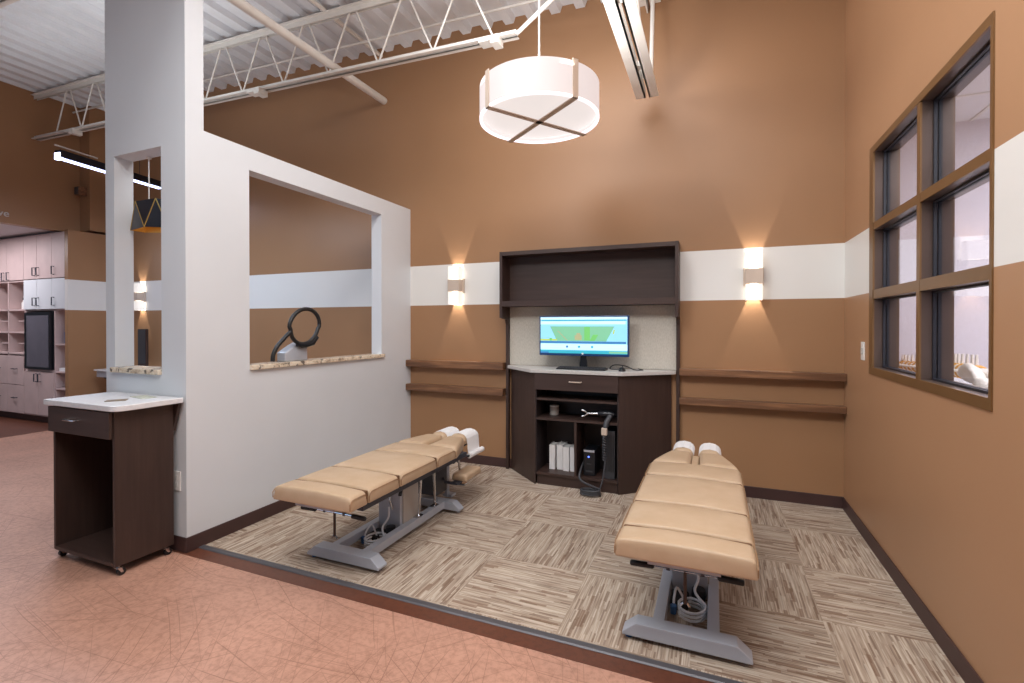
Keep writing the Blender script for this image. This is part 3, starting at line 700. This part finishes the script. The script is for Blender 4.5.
# ------------------------------------------------------------------ chiropractic tables
def table(X, Yb, Yc, dz, lab, ky=1.0):
    """X centre, Yb front face of the foot bar, Yc front edge of the cushions"""
    t = thing('treatment_table', lab, 'treatment table', (X, Yb, .004), 'tan chiropractic treatment tables')
    v = Yc - Yb; Z0, Z1 = .434 + dz, .507 + dz
    hw = .269
    def seg(nm, v0, v1, w0=hw, w1=hw, z1=Z1, cr=.014, r=.030):
        v0 *= ky; v1 *= ky
        b = MB(); b.pillow(-1, 1, v + v0, v + v1, Z0, z1, r=r, crown=cr) if False else None
        def wp(p):
            f = (p.y / 2.1 - v - v0) / (v1 - v0); k = (w0 + (w1 - w0) * f) / hw
            return (p.x * k, p.y / 2.1, p.z)
        b.pillow(-hw, hw, (v + v0 + .008) * 2.1, (v + v1 - .008) * 2.1, Z0, z1, r=r, crown=cr, warp=wp)
        o = b.build(nm, 'leather', t, smooth=True)
        for s in (-1, 1):
            q = .012; A = v + v0 + .008; B_ = v + v1 - .008; rr = .03
            P = [(A, Z0 + .012), (A, z1 - rr)] + [(A + rr - rr * math.cos(a), z1 - rr + rr * math.sin(a)) for a in (PI / 8, PI / 4, 3 * PI / 8)] + [(A + rr, z1 - .0), (B_ - rr, z1 - .0)] + [(B_ - rr + rr * math.sin(a), z1 - rr + rr * math.cos(a)) for a in (PI / 8, PI / 4, 3 * PI / 8)] + [(B_, z1 - rr), (B_, Z0 + .012)]
            pts = []
            for (yy, zz) in P:
                f = (yy - v - v0) / (v1 - v0); ww = w0 + (w1 - w0) * f
                pts.append((s * (ww - .001), yy, zz - .012 if zz > z1 - .02 else zz))
            MB().tube(pts, .0028, 6).build('piping', 'piping', o, smooth=True)
        return o
    seg('foot_cushion', .0, .172); seg('leg_cushion', .174, .498); seg('pelvic_cushion', .50, .972); seg('lumbar_cushion', .974, 1.268)
    for q in (.173, .499, .973): MB().box(-hw + .012, hw - .012, v + q * ky - .009, v + q * ky + .009, Z1 - .05, Z1 - .004, bev=.003).build('seam_shade', 'gap_shade', t)  # dark strips paint the shade in the gaps between cushions
    v = v - 1.27 * (1 - ky)
    # chest wedges with a slot between, and the two head pads with paper
    for s in (-1, 1):
        def wp(p, s=s):
            f = max(0, min(1, (p.y - v - 1.27) / .32)); lo, hi = .026, hw + (.152 - hw) * (f * f * .3 + f * .7)
            u = (p.x + 1) / 2; return (s * (lo + (hi - lo) * u), p.y, p.z)
        b = MB(); _pil(b, v + 1.27, v + 1.59, Z0, Z1 + .008, s, hw)
        o = b.build('chest_cushion', 'leather', t, smooth=True)
        b = MB(); x0, x1 = sorted((s * .020, s * .155)); b.pillow(x0, x1, v + 1.592, v + 1.86, Z0 + .01, Z1 + .01, r=.038, crown=.006); b.build('head_pad', 'leather', t, smooth=True)
        # paper strip over the pad and its roll at the outer side
        rz = .36 + dz
        top = Z1 + .019; prof = [(.0165, Z1 - .035), (.020, Z1 - .018), (.03, Z1 - .002), (.05, Z1 + .012), (.0875, top), (.125, Z1 + .012), (.147, Z1 - .003), (.158, Z1 - .02), (.163, Z1 - .05), (.168, rz + .03), (.172, rz)]
        prof2 = [(a + (.002 if a > .0875 else -.002 if a < .0875 else 0), c + .002) for a, c in prof]
        poly = [(s * a, c) for a, c in prof] + [(s * a, c) for a, c in reversed(prof2)]
        MB().prism(poly, v + 1.635, v + 1.835, axis=1).build('paper_strip', 'paper', t)
        rc = s * .192
        b = MB().tube([(rc, v + 1.61, rz), (rc, v + 1.85, rz)], .021, 18); ro = b.build('paper_roll', 'paper', t, smooth=True)
        MB().tube([(rc, v + 1.585, rz), (rc, v + 1.875, rz)], .008, 10).build('roll_core', 'black', ro)
        MB().tube([(rc, v + 1.59, rz), (s * .15, v + 1.58, rz + .03), (s * .10, v + 1.58, Z0 + .01)], .008, 8).build('roll_holder', 'dark_steel', t, smooth=True)
    MB().pillow(-.024, .024, v + 1.262, v + 1.58, Z0, Z1 - .02, r=.012).build('centre_strip', 'leather', t, smooth=True)
    v = Yc - Yb
    # rails under the cushions
    for s in (-1, 1):
        x0, x1 = sorted((s * .205, s * .25))
        MB().box(x0, x1, v + .13, v + 1.32, Z0 - .036, Z0 - .001, bev=.003, seg=1).build('side_rail', 'dark_steel', t)
    b = MB()
    for y in (.16, .52, .95, 1.28): b.box(-.205, .205, v + y, v + y + .05, Z0 - .03, Z0 - .002)
    b.build('cross_rail', 'dark_steel', t)
    MB().box(-.14, .14, v + .04, v + .14, Z0 - .026, Z0 - .002, bev=.002, seg=1).build('foot_plate', 'grey_steel', t)
    # grips under the foot end
    gz = Z0 - .098
    MB().tube([(-.15, v + .19, gz), (.16, v + .19, gz)], .007, 10).build('grip_bar', 'chrome', t)
    for s in (-1, 1): MB().tube([(s * .13, v + .185, gz), (s * .135, v + .183, gz), (s * .225, v + .175, gz + .002), (s * .23, v + .175, gz + .002)], [.008, .0125, .0125, .009], 12).build('grip', 'black', t, smooth=True)
    for s in (-1, 1): MB().box(s * .07 - .008, s * .07 + .008, v + .182, v + .198, gz - .008, Z0 - .02).build('grip_hanger', 'dark_steel', t)
    MB().box(-.13, .02, v + .10, v + .17, Z0 - .03, Z0 - .012, bev=.002, seg=1).build('foot_bracket', 'espresso', t)
    MB().tube([(.0, v + .19, Z0 - .01), (.0, v + .19, .195)], .0075, 10).build('locking_rod', 'espresso', t)
    MB().tube([(-.018, v + .19, .185), (-.008, v + .19, .198), (.008, v + .19, .198), (.018, v + .19, .185)], .005, 8).build('rod_fork', 'chrome', t)
    # base frame
    def bar(y0, y1, nm):
        MB().prism([(-.262, .022), (-.262, .036), (-.205, .082), (.205, .082), (.262, .036), (.262, .022)], y0, y1, axis=1, bev=.004).build(nm, 'grey_steel', t)
        for s in (-1, 1): MB().lathe([(0, 0), (.016, 0), (.016, .008), (.007, .012), (.007, .024), (0, .024)], s * .238, (y0 + y1) / 2, seg=14).build('levelling_foot', 'bluecap' if s < 0 else 'chrome', t, smooth=True)
    bar(0, .078, 'foot_bar'); bar(.93, 1.0, 'head_bar')
    for s in (-1, 1):
        x0, x1 = sorted((s * .088, s * .138)); MB().box(x0, x1, .07, .94, .03, .081, bev=.004).build('base_beam', 'grey_steel', t)
        for (yb, yt) in ((.62, .50), (.83, .66)):
            MB().box(s * .113 - .022, s * .113 + .022, yb - .035, yb + .035, .081, .087, bev=.002).build('strut_plate', 'chrome', t)
            MB().tube([(s * .118, yb, .087), (s * .215, yt, Z0 - .03)], .0095, 10).build('strut', 'chrome', t)
    # lift housing
    b = MB().box(-.086, .086, .45, .665, .012, .345 + dz, bev=.004); ho = b.build('lift_housing', 'grey_steel', t)
    MB().box(.0865, .094, .475, .65, .07, .33 + dz, bev=.002, seg=1).build('side_cover', 'light_grey', ho)
    MB().box(-.10, .10, .44, .68, .345 + dz, Z0 - .028, bev=.004).build('lift_top', 'dark_steel', t)
    MB().tube([(.10, .47, Z0 - .05), (.12, .40, .30 + dz)], .012, 10).build('pump_lever', 'black', t)
    MB().tube([(.02, .444, .30 + dz), (.02, .43, .24), (.03, .444, .18)], .006, 8).build('air_fitting', 'chrome', t)
    MB().lathe([(0, .02), (.03, .02), (.034, .05), (.03, .085), (0, .09)], .045, .405, seg=16).build('air_motor', 'black', t, smooth=True)
    # head column, arm rests, lever plate
    MB().box(-.085, .075, v + 1.16, v + 1.32, .115, Z0 - .03, bev=.006).build('head_column', 'dark_grey', t)
    MB().box(.05, .075, v + 1.325, v + 1.36, .06, Z0 - .04, bev=.003).box(.03, .11, v + 1.33, v + 1.40, .055, .075, bev=.003).build('column_bracket', 'grey_steel', t)
    MB().box(-.09, .09, v + 1.30, v + 1.62, Z0 - .035, Z0 + .0, bev=.003).build('head_frame', 'dark_steel', t)
    for k, (xx, yy) in enumerate(((.10, 1.33), (.12, 1.37), (-.10, 1.35))): MB().tube([(xx, v + yy, Z0 - .02), (xx + .02, v + yy + .02, Z0 - .11)], .013, 8).build('release_knob', 'black', t)
    MB().tube([(.15, v + 1.36, Z0 - .03), (.155, v + 1.40, .155)], .009, 10).build('drop_lever', 'chrome', t)
    MB().box(.115, .20, v + 1.375, v + 1.44, .142, .156, bev=.003).build('lever_pedal', 'chrome', t)
    for s in (-1, 1):
        x0, x1 = sorted((s * .15, s * .275))
        MB().box(s * .20 - .03, s * .20 + .03, v + 1.20, v + 1.55, .205, .218, bev=.002).build('arm_rest_plate', 'dark_steel', t)
        ar = MB().pillow(x0, x1, v + 1.26, v + 1.52, .218, .268, r=.02).build('arm_rest', 'leather', t, smooth=True)
        MB().tube([(s * .20, v + 1.215, .212), (s * .12, v + 1.215, .212), (s * .08, v + 1.26, .22)], .011, 8).build('arm_rest_bracket', 'dark_steel', t)
    # air hose coil inside the base
    P = []
    for k in range(46):
        a = k * .42; P.append((.02 + .062 * math.cos(a), .285 + .075 * math.sin(a), .012 + .0012 * k))
    P += [tuple(p) for p in spline([P[-1], (.03, .34, .10), (.045, .38, .15), (.02, .42, .20)], 5)[1:]]
    MB().tube(P, .0065, 7).build('air_hose', 'whitehose', t, smooth=True)
    MB().tube(spline([(.0, .33, .02), (-.05, .34, .10), (-.062, .30, .08), (-.064, .28, .05)], 6), .006, 7).build('blue_line', 'whitehose', t, smooth=True)
    MB().lathe([(0, .012), (.014, .012), (.016, .05), (.010, .055), (0, .055)], -.064, .27, seg=14).build('hose_coupling', 'bluecap', t, smooth=True)
    MB().box(-.085, .0, .31, .44, .003, .045, bev=.012).build('foot_pedal', 'black', t)
    return t
def _pil(b, y0, y1, z0, z1, s, hw):
    """chest cushion half: outer edge tapers from hw to the head pad width"""
    def wp(p):
        f = max(0, min(1, (p.y - y0) / (y1 - y0))); hi = hw + (.158 - hw) * (.72 * f + .28 * f * f); lo = .027
        u = (p.x + .13) / .26; return (s * (lo + (hi - lo) * u), p.y, p.z - .012 * max(0, u - .6) * (1 - f))
    b.pillow(-.13, .13, y0, y1, z0, z1, r=.036, crown=.004, warp=wp)
table(-.110, 2.172, 2.020, 0.0, 'tan treatment table by the right wall, nearest the camera')
table(-1.985, 2.205, 1.962, -.004, 'tan treatment table along the white half wall', .885)

# ------------------------------------------------------------------ rolling cart by the pier
CX0, CX1, CY0, CY1 = -3.655, -3.052, 1.628, 1.945; CB = .056
t = thing('rolling_cart', 'dark espresso rolling cart with a white top against the white pier', 'cart', (0, 0, 0))
tp = [(-3.70, YC0 - .009), (-3.70, 1.60)] + arc(-3.06, 1.665, .065, -PI / 2, 0, 6) + [(-2.995, YC0 - .009)]
MB().prism(tp, .924, .956, bev=.005).build('cart_top', 'quartz', t)
for x in (CX0, CX1 - .02): MB().box(x, x + .02, CY0, CY1, CB, .923, bev=.0015, seg=1).build('side_panel', 'espresso', t)
MB().box(CX0 + .02, CX1 - .02, CY1 - .018, CY1, CB + .02, .923).build('back_panel', 'espresso', t)
MB().box(CX0 + .02, CX1 - .02, CY0, CY1 - .018, CB, CB + .02).build('bottom_panel', 'espresso_h', t)
MB().box(CX0 + .02, CX1 - .02, CY0 + .01, CY1 - .018, .775, .793).build('drawer_floor', 'espresso_h', t)
dr = MB().box(CX0 - .012, CX1 - .014, CY0 - .02, CY0 - .001, .768, .916, bev=.002, seg=1).build('drawer', 'espresso_h', t)
pull((CX0 + CX1) / 2 - .05, CY0 - .02, .855, .11, dr, 'chrome')
MB().prism([(-3.07, .923), (-3.006, .923), (-3.064, .75), (-3.07, .75)], 1.947, 1.965, axis=1).build('corner_bracket', 'espresso', t)
for (x, y) in ((CX0 + .012, CY0 + .025), (CX1 - .014, CY0 + .022), (CX1 - .02, CY1 - .04), (CX0 + .012, CY1 - .04)):
    k_ = CB - .002
    b = MB(); b.tube([(x, y, CB), (x, y, k_ - .012)], .008, 10)
    for sx in (-.0145, .0115): b.prism([(y - .011, k_ - .008), (y + .011, k_ - .008), (y + .02, .018), (y + .008, .018)], x + sx, x + sx + .003, axis=0)
    b.box(x - .0145, x + .0145, y - .014, y + .014, k_ - .01, k_ - .006)
    c = b.build('caster', 'chrome', t)
    MB().tube([(x - .010, y + .014, .0205), (x + .010, y + .014, .0205)], .0205, 18).build('caster_wheel', 'black', c, smooth=True)
o = MB().box(-.05, .05, -.035, .035, 0, .003).build('brochure', 'brownsheet'); o.location = (-3.24, 1.74, .956); o.rotation_euler[2] = .9
tag(o, 'brown printed brochure on the white cart top nearer its front edge', 'brochure', 'brochures on the cart top')
o = MB().box(-.08, .08, -.04, .04, 0, .003).build('brochure', 'greensheet'); o.location = (-3.24, 1.885, .956); o.rotation_euler[2] = -.15
tag(o, 'pale green printed brochure on the cart top nearer the pier', 'brochure', 'brochures on the cart top')
# outlet and switch
t = thing('electrical_outlet', 'white electrical outlet low on the pier beside the cart', 'outlet', (-3.072, YC0, .435))
MB().box(-.036, .036, -.006, 0, -.06, .06, bev=.002).build('cover_plate', 'white_plastic', t)
for z in (-.022, .022): MB().box(-.015, .015, -.0075, -.006, z - .013, z + .013, bev=.0005).build('socket', 'white_plastic', t)
t = thing('light_switch', 'white light switch on the right wall below the stripe', 'switch', (XR, 3.86, 1.228))
MB().box(-.006, 0, -.036, .036, -.06, .06, bev=.002).build('cover_plate', 'white_plastic', t)
MB().box(-.014, -.006, -.012, .012, -.02, .02, bev=.002).build('toggle', 'light_grey', t)

# ------------------------------------------------------------------ ring device on the half wall sill
SZ = OZ0 + .034
t = thing('ring_device', 'black padded ring on a grey rounded base standing on the granite sill', 'device', (-3.04, 2.855, SZ))
MB().prism([(-.12, 0), (.10, 0), (.10, .10), (.075, .135), (.03, .145), (-.03, .12), (-.12, .07)], -.045, .045, axis=0, bev=.012, seg=3).build('housing', 'greybase', t, smooth=True)
cy, cz, rr = .055, .27, .145
ring = [(0.06, cy + .152 * math.cos(a) * (.92 if math.sin(a) < 0 else 1) + .02 * math.sin(a), cz + .138 * math.sin(a)) for a in [2 * PI * k / 40 for k in range(40)]]
MB().tube(ring, .0155, 12, closed=True).build('padded_ring', 'black', t, smooth=True)
MB().tube([(.06, -.02, .130), (.06, .055, .122), (.06, .135, .138), (.06, .18, .185)], [.018, .023, .023, .018], 12).build('ring_sleeve', 'black_gloss', t, smooth=True)
MB().tube(spline([(.06, -.085, .23), (.055, -.14, .18), (.05, -.20, .12), (.045, -.23, .06), (.045, -.235, .012)], 8), .0155, 12).build('support_hose', 'black', t, smooth=True)
MB().box(.0, .062, .03, .08, .10, .125, bev=.004).build('ring_clamp', 'dark_grey', t)

# ------------------------------------------------------------------ far left room
Yc = 3.785; XC = -8.2
def door(x0, x1, z0, z1, par, hs, m='birch'):
    d = MB().box(x0 + .003, x1 - .003, Yc, Yc + .018, z0 + .003, z1 - .003, bev=.001, seg=1).build('door', m, par)
    if hs is not None:
        hx, hz = hs
        MB().tube([(hx, Yc, hz - .055), (hx, Yc - .03, hz - .055), (hx, Yc - .03, hz + .055), (hx, Yc, hz + .055)], .007, 6).build('handle', 'dark_steel', d)
    return d
x1, x2, x3, x4, xf0, xf1 = -9.72, -9.25, -8.90, -8.52, -9.15, -8.49
t = thing('tall_cabinet', 'pale pink laminate tall cabinet around the dark fridge at far left', 'cabinet', (0, 0, 0))
b = MB(); yb0, yb1 = Yc + .019, YB - .01
b.box(x2, x2 + .02, yb0, yb1, .1, 2.69).box(XC - .022, XC - .001, yb0, yb1, .1, 2.69).box(-8.50, -8.48, yb0, yb1, .1, 1.62).box(x2 + .02, XC - .022, yb1 - .02, yb1, .1, 2.69)
b.box(x2 + .02, XC - .022, yb0, yb1 - .02, 2.66, 2.69).box(x2 + .02, XC - .022, yb0, yb1 - .02, 1.605, 1.63).box(x2 + .02, -8.50, yb0, yb1 - .02, .735, .765)
for z in (.1, .50, .735, 1.12): b.box(-8.48, XC - .022, yb0, yb1 - .02, z, z + .02)
b.box(x2 + .02, -8.50, yb0, yb1 - .02, .1, .12); b.build('carcass', 'birch', t)
MB().box(x2, XC - .001, Yc + .06, Yc + .08, .004, .1).build('toe_kick', 'base', t)
for (a, c, h) in ((x2, x3, x3 - .05), (x3, x4, x3 + .05), (x4, XC, x4 + .06)):
    door(a, c, 2.055, 2.685, t, (h, 2.16)); door(a, c, 1.622, 2.05, t, (h, 1.73), 'white_paint')
for (a, c, h) in ((x2, (x2 - 8.49) / 2, (x2 - 8.49) / 2 - .05), ((x2 - 8.49) / 2, -8.485, (x2 - 8.49) / 2 + .05)): door(a, c, .12, .735, t, (h, .65))
t = thing('fridge', 'black glass door fridge built into the pale tall cabinet', 'fridge', (0, 0, .765))
MB().box(x2 + .05, -8.53, Yc + .02, YB - .06, .0, .82, bev=.006).build('fridge_body', 'black_gloss', t)
d = MB().box(x2 + .06, -8.54, Yc - .02, Yc + .018, .005, .815, bev=.004).build('fridge_door', 'black_gloss', t); MB().box(x2 + .13, -8.56, Yc - .024, Yc - .0205, .04, .77).build('door_glass', 'fridge', d)
t = thing('storage_cabinet', 'pale pink laminate cabinet with cubby shelves and drawers at the photo edge', 'cabinet', (0, 0, 0))
xa = -10.7
b = MB(); b.box(xa, xa + .02, yb0, yb1, .1, 2.69).box(x2 - .021, x2 - .001, yb0, yb1, .1, 2.69).box(xa + .02, x2 - .021, yb1 - .02, yb1, .1, 2.69).box(xa + .02, x2 - .021, yb0, yb1 - .02, 2.66, 2.69)
for z in (.1, .97, 1.28, 1.61, 2.03): b.box(xa + .02, x2 - .021, yb0, yb1 - .02, z, z + .022)
for xx in (x1, -10.2): b.box(xx - .01, xx + .01, yb0, yb1 - .02, .95, 2.03)
for xx in (-9.47, -9.96): b.box(xx - .008, xx + .23, yb0 + .02, yb1 - .02, 1.45, 1.465).box(xx - .008, xx + .23, yb0 + .02, yb1 - .02, 1.12, 1.135)
b.build('carcass', 'birch', t)
MB().box(xa, x2 - .001, Yc + .06, Yc + .08, .004, .1).build('toe_kick', 'base', t)
for (a, c, h) in ((-10.2, x1, x1 - .07), (x1, x2, x1 + .07)): door(a, c, 2.055, 2.685, t, (h, 2.12))
for (a, c) in ((-10.2, x1), (x1, x2)):
    for (z0, z1) in ((.11, .52), (.525, .95)):
        d = MB().box(a + .003, c - .003, Yc, Yc + .018, z0 + .003, z1 - .003, bev=.001, seg=1).build('drawer', 'birch', t)
        zz = (z0 + z1) / 2 + .02; cxx = (a + c) / 2
        MB().tube([(cxx - .05, Yc, zz), (cxx - .05, Yc - .03, zz), (cxx + .05, Yc - .03, zz), (cxx + .05, Yc, zz)], .006, 6).build('handle', 'dark_steel', d)
t0 = None
k = 0
btl = ['leftmost dark capped bottle visible in the left open cubby', 'middle dark capped bottle in the left open cubby', 'right dark capped bottle in the left open cubby, by its divider',
       'leftmost dark capped bottle in the open cubby nearest the tall cabinet', 'middle dark capped bottle in the open cubby nearest the tall cabinet', 'rightmost dark capped bottle, against the tall cabinet side']
for (xx) in (-9.97, -9.89, -9.80, -9.62, -9.53, -9.43):
    lb = btl[k]; k += 1
    if t0 is None:
        t0 = thing('bottle', lb, 'bottle', (xx, 3.95, 1.632), 'dark capped bottles in the open cubbies')
        MB().lathe([(0, 0), (.032, 0), (.034, .01), (.034, .10), (.018, .13), (.018, .145), (0, .145)], seg=16).build('bottle_body', 'white_plastic', t0, smooth=True)
        MB().lathe([(.0, .146), (.024, .146), (.024, .18), (0, .18)], seg=16).build('cap', 'dark_grey', t0, smooth=True)
    else: dup(t0, (xx, 3.95, 1.632), lb)
tag(MB().box(-8.40, -8.36, 3.87, 4.10, 1.1401, 1.30, bev=.003).build('book', 'bluecap'), 'slim dark blue book in the upper right open cubby', 'book')
t = thing('paper_stack', 'small white paper stack in the middle right open cubby', 'paper'); MB().box(-8.42, -8.24, 3.82, 4.1, .755, .80, bev=.002).build('sheets', 'paper', t)
# wall mounted desk with an upright panel
t = thing('desk', 'grey edged wall desk poking out left of the pier', 'desk', (0, 0, 0))
MB().box(-7.93, -5.6, 3.98, YB - .001, .765, .785, bev=.003).build('desk_top', 'quartz', t); MB().box(-7.90, -5.62, 4.0, YB - .001, .68, .765, bev=.002).build('apron', 'greybase', t)
for xx in (-7.8, -5.75): MB().prism([(4.02, .68), (YB - .001, .68), (YB - .001, .35)], xx, xx + .03, axis=0).build('bracket', 'espresso', t)
t = thing('upright_monitor', 'dark upright screen on the wall desk seen through the pier', 'monitor', (-7.20, 4.17, .785))
MB().box(-.088, .088, 0, .035, .03, .56, bev=.004).build('casing', 'espresso', t); MB().box(-.078, .078, -.003, -.0005, .09, .55).build('front_panel', 'dark_grey', t)
MB().box(-.05, .06, -.003, -.0005, .045, .06).build('light_bar', 'white_plastic', t); MB().box(-.09, .09, -.05, .08, 0, .010, bev=.002).build('foot', 'black', t); MB().box(-.03, .03, .005, .03, .01, .03).build('neck', 'black', t)
# LED strip fixture
A = Vector((-6.50, 2.945, 3.2)); Bv = Vector((-6.715, 4.13, 3.2)); d = (Bv - A)
t = thing('linear_light', 'hanging linear LED light with a bluish tube in the far left room', 'ceiling light', A, None, math.atan2(d.y, d.x))
L = d.length
MB().box(0, L, -.045, .045, .0, .08, bev=.004).build('housing', 'lampblack', t); MB().box(.012, L - .012, -.03, .03, -.015, -.0, bev=.005).build('led_tube', 'led', t)
MB().box(-.006, .03, -.04, .04, -.024, .05, bev=.006).build('end_cap', 'led', t)
for xx in (.62 * L, .76 * L): MB().tube([(xx, 0, .08), (xx, 0, deck_z(-6.6) - 3.2)], .003, 6).build('suspension_wire', 'dark_steel', t)
pipe('conduit', [(-6.52, 2.93, 3.33), (-6.60, 3.36, 3.33)], .009, 'short thin white rod above the linear LED light', 'conduit')
t = thing('speaker', 'small brown box high on the dark wall in the far left corner', 'speaker', (-8.275, 4.06, 3.29))
MB().box(-.055, .055, -.1, 0, -.06, .06, bev=.01).build('speaker_case', 'walnut', t); MB().box(-.045, .045, -.104, -.0995, -.05, .05).build('grille', 'dark_grey', t)
# faceted pendant seen through the pier niche
t = thing('faceted_pendant', 'black faceted pendant with gold lining hanging in the narrow pier pass through', 'pendant lamp', (-3.50, 2.077, 2.035))
n = 6; h = .19
bot = [Vector(q) for q in ((-.183, -.01, .012), (.10, -.09, .0), (.20, .0, .004), (.16, .07, .0), (.0, .09, .0), (-.15, .06, .006))]
top = [Vector(q) for q in ((-.06, -.05, h), (.15, -.05, h), (.17, .0, h), (.12, .05, h), (-.06, .05, h), (-.11, .0, h))]
def facets(ins, mb):
    bm = bmesh.new(); s = 1 - ins
    B = [bm.verts.new((v.x * s, v.y * s, v.z)) for v in bot]; T = [bm.verts.new((v.x * s, v.y * s, v.z - (.004 if ins else 0))) for v in top]
    for k in range(n):
        bm.faces.new((B[k], B[(k + 1) % n], T[k])); bm.faces.new((T[k], B[(k + 1) % n], T[(k + 1) % n]))
    bm.faces.new(T); bmesh.ops.recalc_face_normals(bm, faces=bm.faces[:]); return mb._merge(bm)
facets(0, MB()).build('shade', 'lampblack', t); facets(.025, MB()).build('lining', 'gold', t)
b = MB()
for k in range(n): b.tube([bot[(k + 1) % n], top[k]], .0035, 6).tube([bot[(k + 1) % n], top[(k + 1) % n]], .0035, 6)
b.build('trim_wire', 'brass', t)
MB().tube([(0, 0, h), (0, 0, NZ1 - 2.035)], .004, 8).build('cord', 'steel_white', t)
MB().lathe([(0, NZ1 - 2.047), (.014, NZ1 - 2.047), (.0165, NZ1 - 2.036), (0, NZ1 - 2.0355)], seg=20).build('ceiling_canopy', 'steel_white', t, smooth=True)
MB().ell((0, 0, .11), (.025, .025, .035), 2).build('bulb', 'sconce', t, smooth=True)
# lettering on the header wall
cu = bpy.data.curves.new('lettering', 'FONT'); cu.body = 'alive'; cu.size = .12; cu.extrude = .006; cu.align_x = 'RIGHT'
tmp = bpy.data.objects.new('tmp_text', cu); COL.objects.link(tmp)
dg = bpy.context.evaluated_depsgraph_get(); me = bpy.data.meshes.new_from_object(tmp.evaluated_get(dg)); bpy.data.objects.remove(tmp)
me.materials.clear(); me.materials.append(M['wing']); o = bpy.data.objects.new('sign_lettering', me); COL.objects.link(o)
o.matrix_world = Matrix.Translation((XW + .007, 3.30, 2.795)) @ Matrix(((0, 0, 1, 0), (1, 0, 0, 0), (0, 1, 0, 0), (0, 0, 0, 1)))
tag(o, 'small pale raised letters low on the dark header wall at left edge', 'lettering')

# ------------------------------------------------------------------ lights
def area(nm, loc, sx, sy, e, color=(1, 1, 1), rot=(0, 0, 0)):
    l = bpy.data.lights.new(nm, 'AREA'); l.shape = 'RECTANGLE'; l.size = sx; l.size_y = sy; l.energy = e; l.color = color
    o = bpy.data.objects.new(nm, l); COL.objects.link(o); o.location = loc; o.rotation_euler = rot; return o
WARM, NEU, COOL = (1, .99, .985), (.94, .98, 1), (.64, .80, 1)
def aim(o, tgt): o.rotation_euler = (Vector(tgt) - o.location).to_track_quat('-Z', 'Y').to_euler(); return o
area('lobby_fill', (-.2, .4, 3.9), 2.0, 1.0, 80, NEU)  # unseen fill lamps added over the lobby, no fittings
area('lobby_fill', (-2.6, -.6, 3.8), 2.4, .8, 22, NEU)
aim(area('wall_fill', (-.75, 1.15, 4.0), 2.2, .5, 20, WARM), (-.5, 4.3, 1.5))  # added fills aimed at the back and right walls, without fittings
aim(area('wall_fill', (-2.0, .6, 3.6), .8, .5, 37, WARM), (.9, 2.6, 1.4))
area('room_fill', (-1.0, 2.7, 4.1), 1.8, 1.0, 43, WARM)  # unseen fill added above the treatment room
area('room_uplight', (PXc, PYc, PZ1 - .03),   .6, .6, 18, WARM, (PI, 0, 0))
area('deck_fill', (-1.5, -.4, 3.4), 3.5, .3, 16, NEU, (PI, 0, 0))  # upward fills added to brighten the deck, no fittings
area('deck_fill', (-6.5, 2.9, 3.5), 1.2, .2, 3.5, NEU, (PI, 0, 0))
area('deck_fill', (-4.7, 2.7, 3.3), .8, .3, 9.5, NEU, (PI, 0, 0))
area('left_room_fill', (-5.2, 2.6, 2.9), 1.2, .8, 50, COOL)  # cool fill added for the far left room, no fitting
area('alcove_light', (-9.5, 2.9, 2.68), 1.6, .6, 38, (.97, .93, 1))
area('front_window_light', (-6.0, -3.6, 1.3), 4.5, 1.8, 30, (.5, .72, 1), (math.radians(88), 0, math.radians(-25)))
area('exam_room_light', (2.7, 2.3, 2.8), 2.4, 2.4, 128, (.93, .93, 1))
area('linear_led', (-6.6, 3.54, 3.16), .06, 1.1, 10, (.70, .78, 1), (0, 0, math.radians(10)))
w = bpy.data.worlds.new('World'); SC.world = w; w.use_nodes = True
w.node_tree.nodes['Background'].inputs[0].default_value = (.84, .9, 1, 1); w.node_tree.nodes['Background'].inputs[1].default_value = .07

# ------------------------------------------------------------------ camera
F = 485.0; pitch_ = math.radians(.35); yaw = math.atan(201.4 / F)
cam = bpy.data.cameras.new('camera'); co = bpy.data.objects.new('camera', cam); COL.objects.link(co)
cam.sensor_width = 36; cam.sensor_fit = 'HORIZONTAL'; cam.lens = F * 36 / 1024
co.location = (0, 0, 1.4); co.rotation_euler = (PI / 2 - pitch_, 0, yaw)
cam.shift_y = ((325 + F * math.tan(pitch_)) - 341.5) / 1024
cam.clip_start = .02
SC.camera = co
SC.view_settings.view_transform = 'Standard'; SC.view_settings.look = 'None'; SC.view_settings.gamma = 1; SC.view_settings.exposure = 0.06
SC.view_settings.use_curve_mapping = False
